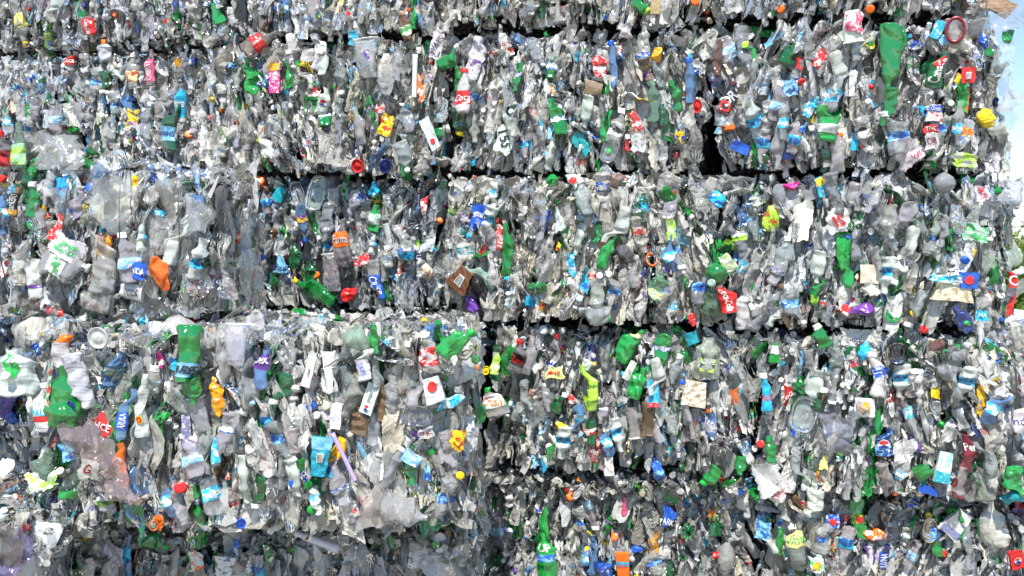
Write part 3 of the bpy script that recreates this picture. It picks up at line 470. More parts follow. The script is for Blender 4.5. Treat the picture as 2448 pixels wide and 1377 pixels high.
# type x y length width angle(cap, clockwise) | body | options | what the photo shows        (x, y, sizes in photo pixels)
HEROES = r'''
b 117 68 92 28 -10|lime|cap=frost lab=lime,.3,.62 ink=dgreen|lime green soda bottle standing upright
b 54 60 108 34 165|clear|cap=yellow lab=pyellow,.3,.6 ink=yellow|clear bottle with yellow label, yellow cap down
b 226 74 62 26 172|rose|lab=red,.1,.75 txt=Coca-Cola tr=90 shear=.35|small cola bottle with red script label
b 257 124 52 36 0|frost|cap=orange|grey bottle with orange cap
b 522 28 70 26 -22|bgreen||bright green bottle leaning left
x 585 27 52 20 0|black|ink=none|flat black plastic slab
b 180 150 44 24 0|clear|lab=red,.3,.8 txt=Coca tr=0 shear=.35|crushed cola bottle, red band
b 368 166 84 26 -4|rose|lab=pink,.12,.72 txt=CHERRY tr=90 tc=white|bottle in tall pink label, white lettering
b 325 172 84 30 0|clear|cap=white lab=pyellow,.2,.5 ink=red ribs=10|ribbed tea bottle, yellow label and white cap
b 329 134 40 22 0|grey|cap=black|small bottle with black cap
s 320 288 50 34 12|yellow|ink=purple|crumpled yellow wrapper with purple print
b 421 308 112 38 3|dgreen|lab=sky,.22,.52 txt=SPRING ink=blue tc=navy|green bottle with pale blue label
b 441 250 92 32 3|frost|lab=cyan,.15,.85 txt=etre tc=white cap=dgrey|bottle in tall cyan label, dark cap
k 457 325 18 20 0|orange||orange cap facing out
b 535 236 66 24 178|frost|cap=dorange lab=white,.35,.6|clear bottle with brown orange cap down
b 52 352 112 30 2|pgreen|lab=pgreen,.1,.55 ink=lime|pale green bottle with washed out label
b 12 375 120 34 0|grey|cap=red lab=maroon,.3,.62|dark cola bottle with red cap
k 8 297 16 22 0|black||black cap
k 13 428 18 22 0|red||red cap facing out at left edge
b 67 440 90 26 3|dgreen||dark green bottle standing in shade of its neighbours
b 90 478 84 27 2|green|cap=white|green bottle with white cap
b 45 482 74 22 10|amberclear|lab=black,.2,.8 txt=ESPRESSO tr=90 lab2=amber,.1,.25|slim bottle, black label and amber band
b 84 395 60 24 8|bgreen||crushed bright green bottle
f 150 365 84 110 -10|film|out=.03|wide sheet of creased clear film on top
s 148 443 48 44 20|cyan|ink=blue|torn cyan and blue label
x 177 428 66 28 -25|white|ink=none flat=.2|white plastic panel leaning left
f 275 488 125 92 8|haze|out=.03 warp=.08 amp=.008|large bluish clear plastic sheet
f 245 440 80 44 4|steel|op=.55 out=.01|blue tinted clear panel
k 221 450 22 18 0|blue||blue cap behind the blue panel
s 332 433 26 16 5|yellow|txt=Lipt tc=red|small yellow label
b 374 438 82 24 -32|bclear|lab=navy,.15,.8|narrow bottle in dark blue label, leaning left
s 382 508 16 40 22|cyan|ink=white|bright cyan label strip
x 477 485 38 30 3|steel|ink=none flat=.15|square steel blue plastic flap
s 175 593 52 76 28|white|txt=green/works tc=bgreen ts=.7|white label with green lettering
s 143 547 70 52 8|red|ink=white tri=d|red and white torn carton wedge
x 259 597 70 36 7|maroon|ink=amber band=tan,.3,.62|maroon and gold label panel
j 252 632 140 66 6|clear|flat=.4|large clear jug behind the maroon label
b 168 640 112 62 112|clear|cap=white lab=white,.18,.55 ink=green out=.02 ribs=10|large clear bottle, white printed label, cap to right
b 90 668 98 38 -5|frost|lab=purple,.28,.36 ink=purple wide=1|frosted white bottle with a purple band
s 110 700 60 26 -18|white|ink=none tri=d emb=heart er=.3 ez=.2|white wedge with red and yellow heart sticker
c 328 695 52 44 98|white|txt=$200 tr=-90 tc=black amp=.006|crushed white cup printed with a price
w 385 650 88 44 -14|orange|amp=.014|crumpled orange plastic bag
s 342 647 40 36 5|blue|txt=VIDA tc=white|blue label with white lettering
b 118 738 80 20 112|rose|cap=red lab=red,.3,.6|bottle lying down in red label
k 166 760 20 20 0|green||green cap above the forward bale
k 212 706 20 16 0|green||green cap in shade
b 250 717 90 50 92|clear||clear bottle lying on its side
b 598 490 62 36 -20|white|lab=white,.1,.8 txt=Coke tc=red tr=60 shear=.35|white can shaped bottle with red script
s 22 620 84 24 14|white|ink=red tri=d|white and red pointed label
f 470 520 80 60 10|film||shiny clear bag, slack
k 624 437 26 28 0|orange||wide orange jar cap
r 640 455 24 26 0|brown||brown ring with dark hole
x 672 465 36 24 25|teal|ink=none|teal plastic piece
p 762 465 88 44 10|clear||clear clamshell tray standing on end
p 722 470 76 36 -22|clear||clear clamshell tray leaning left
b 828 450 72 14 0|green|cap=green|thin green bottle, upright
s 865 473 20 30 3|blue|ink=white|blue rectangular label
w 899 456 34 28 0|cyan||cyan crumple
b 730 532 92 27 178|bclear|cap=blue lab=purple,.3,.52|blue bottle with purple label, cap down
b 829 580 112 38 -4|grey|lab=orange,.42,.75 txt=Fanta tc=white shear=.2|grey bottle with orange label and white lettering
b 899 524 64 28 12|bgreen|lab=mint,.3,.7|green bottle with mint label, leaning
b 972 592 62 40 0|clear|lab=cyan,.1,.36 lab2=blue,.4,.5|water bottle, cyan label
b 905 668 96 32 171|clear|cap=blue lab=blue,.38,.92 txt=CRISP tr=90 ink=white|water bottle in blue label, blue cap down
b 759 692 118 40 -58|green|cap=yellow op=.9|crushed green bottle with yellow cap, lying diagonally
b 708 612 62 30 6|dgreen||dark green bottle upright
b 745 650 50 38 0|dgreen||crushed dark green bottle body
k 762 658 18 18 0|orange||orange cap
c 800 650 90 56 -4|clear|op=.8|big clear cup, flattened
w 840 702 34 34 -10|red||crumpled red plastic
s 872 622 26 44 -10|red|ink=white|red and white crumpled label
s 680 630 42 42 0|sky|tri=d txt=Prudent tc=navy tz=-.2 ts=1|pale blue triangular label
x 1109 668 56 48 35|brown|ink=none emb=box|brown box shaped label with white panel
b 1152 657 86 30 -50|mint|ribs=10|mint green ribbed bottle leaning left
w 1145 688 84 48 -20|black|amp=.018|black crumpled cloth
w 1130 728 40 30 -10|purple|amp=.012|dark purple cloth
s 1152 513 48 42 8|blue|txt=smart tc=white|blue label with white lowercase lettering on clear bottle
d 1134 540 24 24 0|blue||round blue sticker lid
b 1198 560 78 20 6|red|lab=red,.1,.8|narrow bottle in plain red label
b 1217 598 122 30 3|green||long green bottle, upright
w 1052 527 22 20 0|orange||small orange crumple
b 1017 487 62 14 0|clear|lab=red,.2,.8|thin bottle with red label
w 1024 648 44 30 -10|cream|ink=brown|cream and gold wrapper
b 632 104 94 42 58|rose|lab=red,.3,.62 txt=Coca-Cola tr=90 shear=.35 out=.02|large cola bottle with red label, leaning right
s 815 12 44 14 14|pyellow||yellow leaf shaped film
c 885 142 92 62 -4|clear|op=.8|clear cup, wide
s 880 146 40 22 -2|purple|ink=white out=.03|purple label on a clear cup
b 764 127 84 32 0|white|wide=1 lab=white,.3,.8 ink=dgrey|whitish printed bottle
s 849 93 34 24 0|cyan|ink=white|pale cyan label
b 972 66 72 25 -14|amberclear|cap=tan lab=cream,.2,.5 ink=green|brown bottle with gold cap
x 665 190 70 28 1|magenta|band=amber,.75,1 txt=Juicy tr=-90 tc=white flat=.3|magenta pack with yellow top
s 639 187 56 14 0|navy|ink=cyan|dark blue patterned strip
t 994 183 100 12 2|white|flare=1.1|white plastic tube
s 1007 212 66 14 -4|orange|ink=white|orange strip
b 777 245 66 28 14|white|emb=ball ez=-.05|white bottle with a round tricolour mark
b 1113 222 108 32 0|frost|cap=red lab=red,.2,.5 txt=Coca tc=white shear=.35 tr=0|cola bottle with red cap and red label
b 1078 142 66 32 62|green|cap=white|green bottle with white cap, leaning right
b 1096 190 60 22 8|green||green bottle half hidden
b 1103 292 66 36 180|dgreen|cap=yellow|dark green bottle with yellow cap down
b 1052 318 56 24 78|green|cap=white|green bottle pointing right with white cap
s 926 300 52 34 15|yellow|ink=red|crumpled yellow and red wrapper
d 859 397 34 32 0|red||red jar lid
d 924 398 36 28 0|navy||navy blue jar lid
x 1034 322 80 26 -24|white|emb=red ez=-.25 ink=none flat=.2|white carton shard with orange mark
s 1212 336 62 46 20|white|txt=155 tr=-60 tc=black|white sheet with large black numerals
w 914 262 26 22 0|red|ink=white|red and white crumple
b 1141 142 104 42 20|frost|lab=white,.2,.6 ink=purple flat=.3 wide=1|big whitish oval bottle with purple print
s 1049 112 62 28 14|white|txt=WAYS tr=70 tc=dgrey|white label with dark lettering
s 645 356 44 36 0|white|ink=none|white torn paper
s 655 378 22 30 10|dorange||rusty brown scrap
b 1436 158 74 28 2|clear|lab=red,.1,.8|bottle in red striped label
b 1467 155 110 17 -6|bclear|cap=blue|long thin blue bottle
b 1648 195 108 24 -3|bclear|cap=blue ribs=10|blue bottle with blue cap, tall
b 1617 232 80 26 -6|green||green bottle, upright
b 1557 245 100 31 -4|pgreen||pale green crushed bottle
b 1321 163 52 24 8|green|lab=white,.4,.7|small green bottle with white scrap
b 1451 305 80 22 6|bgreen||bright green bottle with dotted base
b 1587 278 48 19 0|dgreen||small dark green bottle
b 1534 18 46 26 128|green|cap=lime|green bottle with lime cap, cap down right
k 1661 7 18 20 0|orange||orange cap, uppermost
x 1567 17 36 22 4|tan|ink=none|brown cardboard scrap
b 1496 70 44 28 0|frost|cap=white|small clear bottle with white cap up
b 1537 105 84 30 0|clear|lab=blue,.05,.2|upside clear bottle with blue band
c 1421 213 40 40 -80|tan|op=.9 lab=sky|beige cup lying down
w 1571 133 40 28 38|amber|amp=.01|orange yellow crumple
d 1667 255 34 22 0|red||red scoop shaped lid
b 1745 240 80 34 30|maroon|lab=black,.1,.9 txt=DR tr=70 tc=white emb=ring ez=-.35|dark red bottle with round script label
j 1731 284 60 46 178|clear|cap=dorange|clear bottle with round red cap down
b 1719 143 84 19 2|brown||tall dark brown bottle
s 1392 345 56 30 -32|teal|ink=none|teal label
p 1461 360 66 40 18|clear|emb=leaf|clear panel with green apple print
b 1501 343 40 18 0|red|cap=white|small red bottle
s 1519 292 50 22 -20|red|op=.8|red orange film strip
x 1770 353 24 42 28|blue|ink=none flat=.3|royal blue plastic scoop
w 1321 432 36 28 0|bgreen|amp=.01|green and yellow crumple
b 1801 132 62 15 -4|bgreen|cap=lime|slim green bottle with lime cap
s 1292 300 56 17 0|cyan|ink=white|long cyan label
s 1400 296 24 14 30|cyan|ink=white|short cyan label
c 2033 73 74 46 -186|white|ink=none rim=white txt=BERRY tc=pink amp=.003 flat=.6 out=.05|pink and white printed cup standing upside down
s 2034 66 44 38 -4|pink|ink=white out=.085|pink strawberry print on the white cup
b 2121 148 168 48 180|green|out=.02 flat=.45 pinch=.12 amp=.006 tilt=0|large bright green bottle, neck down
b 2125 258 92 26 186|green|out=.01 amp=.006|lower green bottle below the large one
b 1979 300 82 46 6|bgreen|out=.01 lab=clear,.3,.5 wide=1|crushed bright green bottle, wide
b 1973 384 50 28 184|dgreen||dark green bottle end
r 2280 76 64 44 0|maroon|tip=0|dark red oval lid rim
c 2279 78 58 38 0|clear||clear tub inside a dark red rim
x 2239 73 42 20 22|cyan|ink=white|cyan wrapper leaning right
b 2229 173 84 36 4|dgreen|lab=dgreen,.1,.9 txt=Canada tr=80 tc=white emb=red ez=.3|dark green bottle with red and white lettering
x 2309 184 38 28 0|red|emb=box ink=none|red pack with white barcode panel
t 2309 240 62 10 4|dorange||orange brown stick
x 2229 273 40 32 2|white|band=blue,.6,.95 txt=Ocean tc=white tz=.28 ink=red|blue and white drink carton
s 2219 310 18 32 0|red|txt=THE tc=white|red label strip
s 2223 338 38 28 -6|white|txt=Coff tc=maroon|white label with dark red lettering
f 2172 362 66 62 -30|frost|name=torn_bag cat=bag|white translucent bag with red lettering
s 2185 372 26 34 -32|frost|txt=W3 tc=red ink=none out=.03|red lettered patch on a white bag
w 2353 282 56 36 -6|yellow|amp=.012|yellow crumpled wrapper
s 2306 384 32 48 10|lime|ink=white|lime and white label
w 2351 100 36 24 -20|blue|amp=.01|blue crumpled plastic
k 2363 130 20 22 0|green||green cap at the bale corner
f 2408 52 50 92 -14|haze|out=.02 amp=.014 op=.8|grey film flapping at the end of the wall
w 2404 92 40 40 -50|bgreen|amp=.014|bright green crumpled bottle against the sky
f 2392 140 84 46 8|clear|op=.9 out=.01|creased clear film curling round the wall's end
x 2386 18 34 58 28|tan|ink=none flat=.4|brown cardboard flap against the sky
t 2364 342 48 8 12|black|bendz=.3|black curved hose
f 2402 285 110 46 18|film|op=.9|shattered clear film fan against the sky
f 2398 205 60 34 -14|film||small clear flap high on the wall's end
f 2402 240 46 40 30|frost|op=.8|milky torn flap on the wall's end
f 2388 320 50 40 -20|clear||crushed clear flap beside the black hose
j 2410 455 70 52 14|clear|out=.01|round clear bottle at the top corner of the bale
f 2418 618 40 40 60|clear||clear film flap above the white paper
s 2430 650 18 34 -30|white|ink=none|white paper scrap poking out at the right
f 2424 700 60 30 12|clear||torn clear film at the edge beside the cola label
f 2376 388 44 30 10|white|op=1 ink=none|white film with blue stripe
w 2056 303 30 46 -10|black|amp=.008|black plastic scrap
w 2073 170 26 20 0|black|amp=.006|small black scrap
w 2064 338 52 18 0|orange|ink=cream amp=.01|orange crumpled strip
s 1886 210 36 40 -6|sky|ink=navy|pale blue printed label
s 1936 257 48 24 30|cyan|ink=white|cyan label leaning right
s 2044 338 46 18 4|cyan|ink=none|plain cyan strip
x 1886 363 38 24 4|navy|ink=none|navy blue scrap
s 1961 142 46 24 24|red|ink=white|red torn label
s 1911 153 26 15 0|red|ink=none|small red scrap
k 1914 197 18 18 0|red||red cap
b 1886 130 56 30 20|green|op=.8|green translucent bottle leaning right
s 2188 110 20 36 6|blue|ink=white|blue cup band
b 2158 90 48 16 -4|green||small narrow green bottle
k 1868 25 18 18 0|orange||orange cap low in its bale
k 2079 24 20 20 0|orange||bright orange cap
w 1713 652 58 54 0|green|round=1 flat=.9 out=.05 name=plastic_bottle cat=bottle|round green bottle shoulder facing out
k 1702 674 18 19 0|mint|out=.14 tip=-20|pale cap on the round green bottle shoulder
x 1738 628 42 30 -30|white|ink=lime out=.05|white and lime label on green bottle
b 1706 712 84 50 8|pgreen|op=.8|pale clear bottle below the green shoulder
b 1741 712 70 38 -6|clear|lab=red,.06,.94 txt=Coca-Cola tr=-82 tc=white shear=.35 out=.04 flat=.6|red cola label with white script running down
b 1776 735 100 44 -6|frost|ribs=12 out=.01|clear ribbed bottle beside a red label
b 1672 693 66 34 4|haze|lab=blue,.5,.8|bottle with blue shoulder label
b 1454 603 84 28 26|bgreen||bright green bottle leaning right
w 1446 587 22 26 0|red|amp=.006|red scrap on green bottle
w 1490 607 48 40 -40|dgrey|amp=.008|black folded plastic
s 1604 543 62 22 -4|lime|ink=white|lime green label
r 1557 623 38 28 0|dorange||orange brown ring lid
b 1581 684 80 44 22|pgreen|lab=pyellow,.1,.36 ink=cyan|pale green bottle, yellow and blue label
s 1299 533 34 30 -10|blue|tri=u ink=none|blue triangular scrap
s 1337 522 62 28 -10|white|tri=d ink=none|white pointed paper
w 1287 682 26 54 0|green|amp=.012|shredded green plastic
x 1277 717 28 38 3|cyan|ink=none flat=.2 op=.9|plain cyan rectangle
s 1374 437 38 38 -12|white|tri=u emb=red er=.22 ez=.1 ink=none|white scrap with red triangle
w 1716 478 44 38 10|cyan|ink=blue amp=.012|crumpled cyan and blue label
w 1637 450 40 22 20|black|amp=.006|black scrap with strap
b 1767 575 86 28 -16|grey|lab=white,.62,.8 lab2=lime,.52,.64|bottle with white and lime neck label
w 1656 762 32 18 -10|red|amp=.005|red plastic piece
b 1424 750 74 44 -88|clear||clear bottle base lying sideways
k 1454 763 16 18 0|green||green cap low down
b 1596 633 38 14 14|purple||small purple bottle
s 1367 633 56 19 -6|cyan|ink=white|cyan label, upright
s 1399 675 40 19 10|cyan|ink=blue|cyan label, crumpled
d 1344 752 28 20 0|frost||whitish can end
w 1894 446 22 46 4|magenta|amp=.006|magenta crumpled pack
x 1964 447 46 26 -20|cyan|band=yellow,.55,.95|yellow and blue wrapper
s 1914 530 94 46 6|frost|ink=none warp=.2 op=1.3 amp=.003|large white plastic shard
s 2004 528 56 52 -8|white|txt=IS tc=red tr=10|white label with big red letters
s 2049 522 62 24 20|dgreen|ink=white|dark green and white torn label
w 1846 522 66 42 10|lime|ink=red amp=.01|red and green pepper print bag
b 2024 643 84 22 -6|bgreen||long bright green bottle, thin
b 1951 697 66 20 6|bgreen|lab=lime,.1,.4|bright green bottle with lime base
x 2083 655 44 56 2|cream|ink=none flat=.3|cream tub front with olive stain
f 2088 688 40 56 0|frost||clear film under the cream tub
x 2276 690 58 74 6|cream|ink=tan flat=.25|cream carton with barcode
s 2254 664 18 66 8|cyan|ink=white out=.03|blue strip on cream carton
x 2309 670 38 40 4|blue|emb=red ink=none flat=.3|blue pack with red circle
s 2343 463 36 30 -6|white|txt=SKYY tr=-80 tc=red ink=orange|white and orange label with red letters
s 2330 557 38 50 10|mint|ink=bgreen|green and white label
b 2410 672 70 19 2|grey|lab=red,.3,.8 txt=C tc=white|cola bottle at the bale's right edge
s 2415 727 56 13 10|red|ink=none|long red strip at the edge
b 2299 760 66 32 -28|navy|emb=leaf ez=-.15|navy bottle with green leaf
s 2341 753 24 26 0|cyan|txt=JAX tc=white|cyan label on white jug
d 2133 753 40 36 0|green||dark green round lid
w 2016 743 26 44 6|red|ink=white amp=.008|crumpled red label
w 2063 733 32 60 -8|purple|op=1 amp=.014|purple crumpled film
k 2208 788 18 18 0|red||red cap at the bale's foot
k 2183 747 18 20 0|yellow||yellow square cap
k 2303 620 18 20 0|blue||blue cap
s 2320 610 26 12 20|yellow|ink=none|yellow scrap
s 2026 573 24 34 -20|blue|ink=white|blue and white label
w 2249 440 52 52 0|grey|round=1 flat=.9 out=.01 name=plastic_bottle cat=bottle|round grey clear bottle bottom
b 470 838 134 54 182|green|lab=sky,.68,.92 txt=R-FREE tr=180 tc=black op=1 flat=.7 out=.05 pinch=.1 wide=1|large green bottle upside down, pale blue label
b 474 922 66 46 181|green|op=1 out=.04|lower green neck of the big bottle
b 167 836 74 44 2|frost|cap=orange wide=1 out=.03|bottle with bright orange cap
j 60 885 110 92 4|frost|emb=leaf ez=.15 out=.02|crushed translucent white jug with green spot
k 57 888 18 20 0|white|out=.09|white cap on the translucent jug
b 168 945 150 82 6|green|out=.01 flat=.5|large dark green crushed bottle
d 193 960 22 20 0|navy|out=.05|small navy round mark on dark green plastic
s 141 915 116 12 10|mint|ink=red out=.06|long pale label strip on green plastic
b 112 970 118 36 -4|white|lab=white,.1,.7 txt=PALM tc=cyan ink=none lab2=red,.22,.34 cap=white flat=.4|white bottle with blue lettering and red band
x 20 968 62 36 28|navy|ink=purple|navy blue printed pack
w 32 998 28 30 0|blue|amp=.006|blue crumple
s 257 1012 52 32 -32|red|txt=UICE tr=-60 tc=white|red juice label with white letters
b 302 985 120 26 2|bclear|lab=blue,.2,.55 txt=ARUSA tr=90 tc=white|blue labelled water bottle, letters running up
b 353 965 146 32 2|frost|emb=oval ez=-.2|tan clear bottle with oval yellow sticker
w 523 945 92 32 -8|amber|ink=orange amp=.012|yellow and orange crumpled wrapper
f 252 1090 200 92 -28|rose|out=.05 amp=.03|large clear bag, pinkish
s 248 1102 42 44 10|frost|txt=G tc=maroon ts=1 ink=none out=.10 op=.4|dark red letter printed on the clear bag
b 297 1107 108 24 -14|orange|lab=orange,.1,.85 txt=Crush tr=-90 tc=white|orange bottle with white lettering
s 167 1077 46 32 -20|sky|ink=blue|blue and white water label
b 387 1038 112 20 -4|green|cap=green|thin green bottle, long
x 450 1030 88 22 2|slate|ink=white flat=.4|slate purple barcode label
s 467 1056 38 20 -20|white|band=blue,0,.5|blue and white scrap
b 523 1068 92 22 4|clear|lab=cyan,.1,.8|bottle in long blue and white label
k 437 1162 26 30 0|red||red jar cap
c 580 820 98 60 2|frost|flat=.4 out=.03 op=.8|frosted white plastic tub panel
c 485 985 84 46 -14|clear|out=.01|crushed clear cup
s 115 1140 44 70 -14|white|ink=lime out=.02|white label with lime print
b 105 1120 110 60 -10|pgreen|flat=.3|pale green clear bottle
s 387 857 38 16 -20|magenta|ink=white|magenta scrap
w 180 1180 24 52 -10|bgreen|amp=.012|shredded green plastic, low left
d 253 803 52 50 0|frost|tip=5 out=.03|round clear bottle bottom facing out
b 197 905 130 52 172|frost|cap=white wide=1 out=.02|large frosted bottle, white cap down
d 72 770 26 70 0|clear|tip=55|clear oval tub rim lying on top
w 347 776 22 38 0|cyan|ink=blue amp=.01|cyan crumple on the top edge
b 871 872 70 30 -12|white|txt=DAWN tr=-75 tc=blue cap=white flat=.4 wide=1|white soap bottle with blue lettering
s 846 890 60 16 -12|black|ink=tan|black printed strip
w 862 808 70 50 -6|mint|op=.75 amp=.008 out=.02|pale green crushed jar
x 890 948 72 30 17|white|txt=pepsi tr=90 tc=dgrey ts=.55 tz=.1 emb=ball ez=-.32 ink=none flat=.2 out=.03|white label with grey lettering and round mark
x 747 885 72 20 15|white|txt=pepsi tr=90 tc=dgrey ink=none flat=.3 out=.03|narrow white label with grey lettering
b 917 957 104 26 2|amberclear|op=1|sticky brown bottle, upright
b 864 1003 66 44 10|amberclear||burnt brown clear bottle
b 1092 812 96 44 48|bgreen|cap=green out=.03|bright green bottle curving up, green cap
b 637 878 96 36 4|bclear|lab=purple,.5,.88 txt=pex tc=white|blue bottle with purple label
b 1030 840 100 42 -6|clear|cap=white lab=red,.2,.62 ink=white|bottle with red and white label, white cap
x 1040 928 56 42 -16|white|ink=none emb=red ez=.15|white tub with red fruit print
s 1030 955 34 34 -10|grey|txt=G tc=white op=.7|clear panel with white letter
w 1079 957 74 26 62|cyan|ink=white amp=.010 out=.02|cyan twisted wrapper
p 1002 987 52 78 4|grey|e=2.2 op=.6 out=.02|grey clear oval lid
t 835 1077 122 10 -26|lilac|out=.08 name=drinking_straw cat=straw|thick lavender straw leaning left
x 771 1085 96 42 8|teal|emb=box ink=cyan band=sky,.7,1 flat=.3 out=.02|teal label with white panel
t 805 1072 62 18 30|amber|bendz=.25|yellow bent tube
x 808 992 60 28 6|white|ink=none flat=.5|white pointed container
x 989 1088 26 40 30|sky|ink=white flat=.5 out=.03|pale blue box end
b 985 1118 66 34 190|green||green bottle below the pale blue box
x 937 990 62 32 16|cream|ink=dgrey flat=.2|cream barcode label
s 1022 1030 24 38 -16|white|txt=GRAPE tc=maroon|white label with dark lettering
s 1097 1047 46 32 6|yellow|emb=heart ink=red|sun printed wrapper, yellow and red
k 749 968 20 24 0|blue||blue cap beside a white cap
k 760 990 18 20 0|white||white cap beside a blue cap
k 707 1150 20 24 0|blue||wide blue cap
k 1099 1133 18 20 0|yellow||yellow round cap
k 1139 857 20 20 0|green||green cap at the bale's right edge
b 975 1207 112 66 100|clear|out=.03|large clear bottle lying on its side, neck right
f 905 1200 120 70 12|film|op=1.2 out=.02|large clear sheet hanging low
t 767 1280 112 13 116|white|flare=1.9 out=.05|white horn shaped tube lying diagonally
b 1190 955 72 52 -16|clear|lab=white,.3,.75 txt=Crush tc=orange tr=-15 cap=green|bottle with white and orange label, green cap
d 1164 884 22 18 0|yellow||round yellow sticker
b 1190 867 84 20 6|dgreen|lab=lime,.2,.8|slim green and black bottle
b 895 808 70 22 2|bgreen||green bottle, bright, upper edge
w 802 775 34 70 -12|green|amp=.014|green shredded plastic on the top edge
x 1134 1347 56 46 8|white|ink=none flat=.1 name=paper_sheet cat=paper|white folded paper
d 1053 1292 50 32 0|white|tip=0|white oval disc
b 935 1290 44 20 -20|green||small green bottle leaning left
b 1243 850 84 34 18|grey|cap=red lab=black,.25,.6 txt=Zero tc=red|cola bottle with black label and red cap
b 1507 825 92 42 26|bgreen|lab=pyellow,.75,.9|large bright green bottle leaning right
s 1329 888 28 40 -4|pyellow|txt=Maple tc=red|yellow label with red lettering
b 1416 925 110 22 -2|lime|lab=lime,.25,.85 txt=Ginger tr=0 tc=dgreen|bottle wrapped in lime label
b 1416 1015 96 22 1|dgreen|lab=red,.28,.45|dark green bottle with round red label
j 1687 855 100 62 4|clear|flat=.5 out=.01|clear nut jar
x 1692 860 48 34 5|black|txt=UNSALTED/MIXED_NUTS tc=white ts=.85 band=lime,0,.16 ink=lime flat=.15 out=.05|black and lime label with white lettering
x 1564 938 68 28 -2|cyan|ink=sky band=red,0,.16 flat=.3|cyan dotted pack
x 1661 938 60 52 8|cream|ink=tan flat=.2 out=.02|cream carton with orange print and barcode
w 1402 872 34 24 -8|white|amp=.006|white round lump
x 1507 883 48 17 26|white|emb=box ink=none flat=.2|white barcode tag
b 1524 915 76 34 14|bgreen|op=.9|bright green crushed bottle
c 1551 998 84 42 178|amberclear|op=.8|brownish clear cup
c 1517 1008 78 38 170|clear||clear cup beside the brownish one
b 1829 935 92 22 -4|cyan|cap=white lab=cyan,.05,.7 txt=NUI tc=red|cyan bottle with white cap
w 1367 953 28 18 0|red|ink=white amp=.006|red scrap
b 1435 1045 44 19 0|rose|lab=red,.1,.5|small bottle with red foot
w 1341 1017 24 24 0|yellow|amp=.006|yellow crumple
b 1571 1117 58 26 -14|navy|lab=blue,.1,.9|navy blue milk bottle
x 1457 1113 50 22 -2|frost|ink=grey flat=.3 op=1.3|whitish tag
b 1700 1137 56 30 215|green|cap=bgreen|green bottle, cap at lower left
g 1724 1057 46 46 0|frost||ribbed clear bottle base
w 1306 838 36 24 4|black|ink=white amp=.006|black labelled crumple
k 1819 1060 18 18 0|red||red cap near the gap
b 1771 1110 42 26 184|green||green bottle foot
k 1302 790 22 22 0|white||white cap, first of a cluster
k 1322 793 16 16 0|frost||grey cap, second of a cluster
k 1347 789 14 14 0|white||small white cap, last of a cluster
x 1654 807 30 28 -20|teal|ink=none|teal pack
b 1417 838 80 22 4|clear|lab=navy,.2,.75 ink=white lab2=yellow,.1,.2|narrow lemonade bottle, dark label
s 1756 945 40 18 0|dorange|ink=none op=.9|rust orange scrap
b 2096 892 104 40 3|frost|cap=white lab=blue,.4,.68 ribs=14 out=.03 pinch=.1|water bottle with blue label and white cap
p 2139 838 56 42 0|black|e=2.6 out=.03|black hexagonal bottle mouth
b 2241 822 40 26 70|brown|cap=black|dark brown bottle end
s 1879 943 48 26 14|red|txt=Coca tr=60 tc=white tri=u shear=.35|red cola label corner
p 1920 985 88 60 14|clear|e=3.5 out=.02|angular clear tray
f 1996 1033 104 74 -8|haze|out=.02 op=.9|translucent crushed cup sheet
w 2063 838 46 28 12|cyan|amp=.008 out=.01|bright cyan crumple
b 1958 803 56 34 -28|green|cap=white|green bottle with white cap, upper edge
b 1916 920 38 36 30|green||crushed green bottle bottom
x 2063 970 44 44 0|frost|emb=yolk ink=none flat=.2 op=1.2|white egg carton piece with yolk sticker
b 2151 943 54 17 -14|dorange||rust orange bottle, tall
b 2107 1053 66 30 -2|navy|lab=navy,.05,.95 emb=ball ez=-.05|navy bottle with tricolour ball mark
b 2303 1075 92 28 0|maroon|lab=maroon,.4,.9 txt=Per tr=0 tc=white|maroon bottle with white script
s 2344 957 70 17 2|amber|ink=none|tall yellow strip
w 2199 1127 58 44 -8|green|amp=.016|shredded green bottle
x 2217 1168 18 34 16|blue|ink=none flat=.5|blue square tube
x 2250 1112 72 32 10|white|ink=sky band=teal,0,.35 flat=.4 out=.02|white and teal box end
j 2416 1142 66 42 182|bgreen|op=.9 out=.02|bright green jug, wide
w 2414 1184 28 48 0|teal|op=1 amp=.006|teal plastic
b 2286 1163 52 20 -6|red||red bottle, small
s 2442 918 52 16 0|maroon|ink=white|maroon label at the picture's edge
b 2188 1060 40 18 0|purple||purple bottle, small
s 1968 1102 34 15 4|pyellow|ink=none|yellow green scrap
b 2330 1027 30 20 -20|blue||blue crushed bottle end
b 2429 993 76 34 0|frost|txt=nda tc=navy|frosted bottle with blue letters
b 1843 1073 66 24 0|green||green bottle at the bale's left edge
x 1851 842 46 20 0|green|band=white,.45,.9 ink=none|green and white barcode label
k 1368 1180 34 26 30|orange|name=orange_cover cat=lid|bright orange lid
b 1303 1250 84 20 -2|bgreen||neck of the tall lime soda bottle
b 1310 1320 110 44 -3|bgreen|lab=green,.55,.85 txt=UP tc=white lab2=blue,.42,.56|large bright green soda bottle, blue label
x 1491 1342 56 30 -4|orange|ink=none band=cyan,.45,.65 txt=PROSO tz=.0 tc=red|rainbow striped label
j 1452 1360 56 34 -12|blue|emb=box|blue detergent bottle
g 1646 1261 36 36 0|bgreen|out=.04|spiky bright green bottle base
s 1599 1232 44 40 24|blue|txt=PARK tr=20 tc=white tz=-.2 tri=u ink=green|blue green spring water label
b 1561 1297 64 20 -8|amber||yellow crushed bottle
w 1736 1326 84 42 4|grey|round=1 flat=.9 out=.03 name=plastic_bottle cat=bottle op=1.1|smooth grey white round bottle
w 1713 1320 18 24 0|red|amp=.004 out=.03|red cap piece
b 1495 1203 56 14 6|pink||slim pink red bottle
s 1410 1192 56 18 14|tan|ink=none op=.9|brown film strip
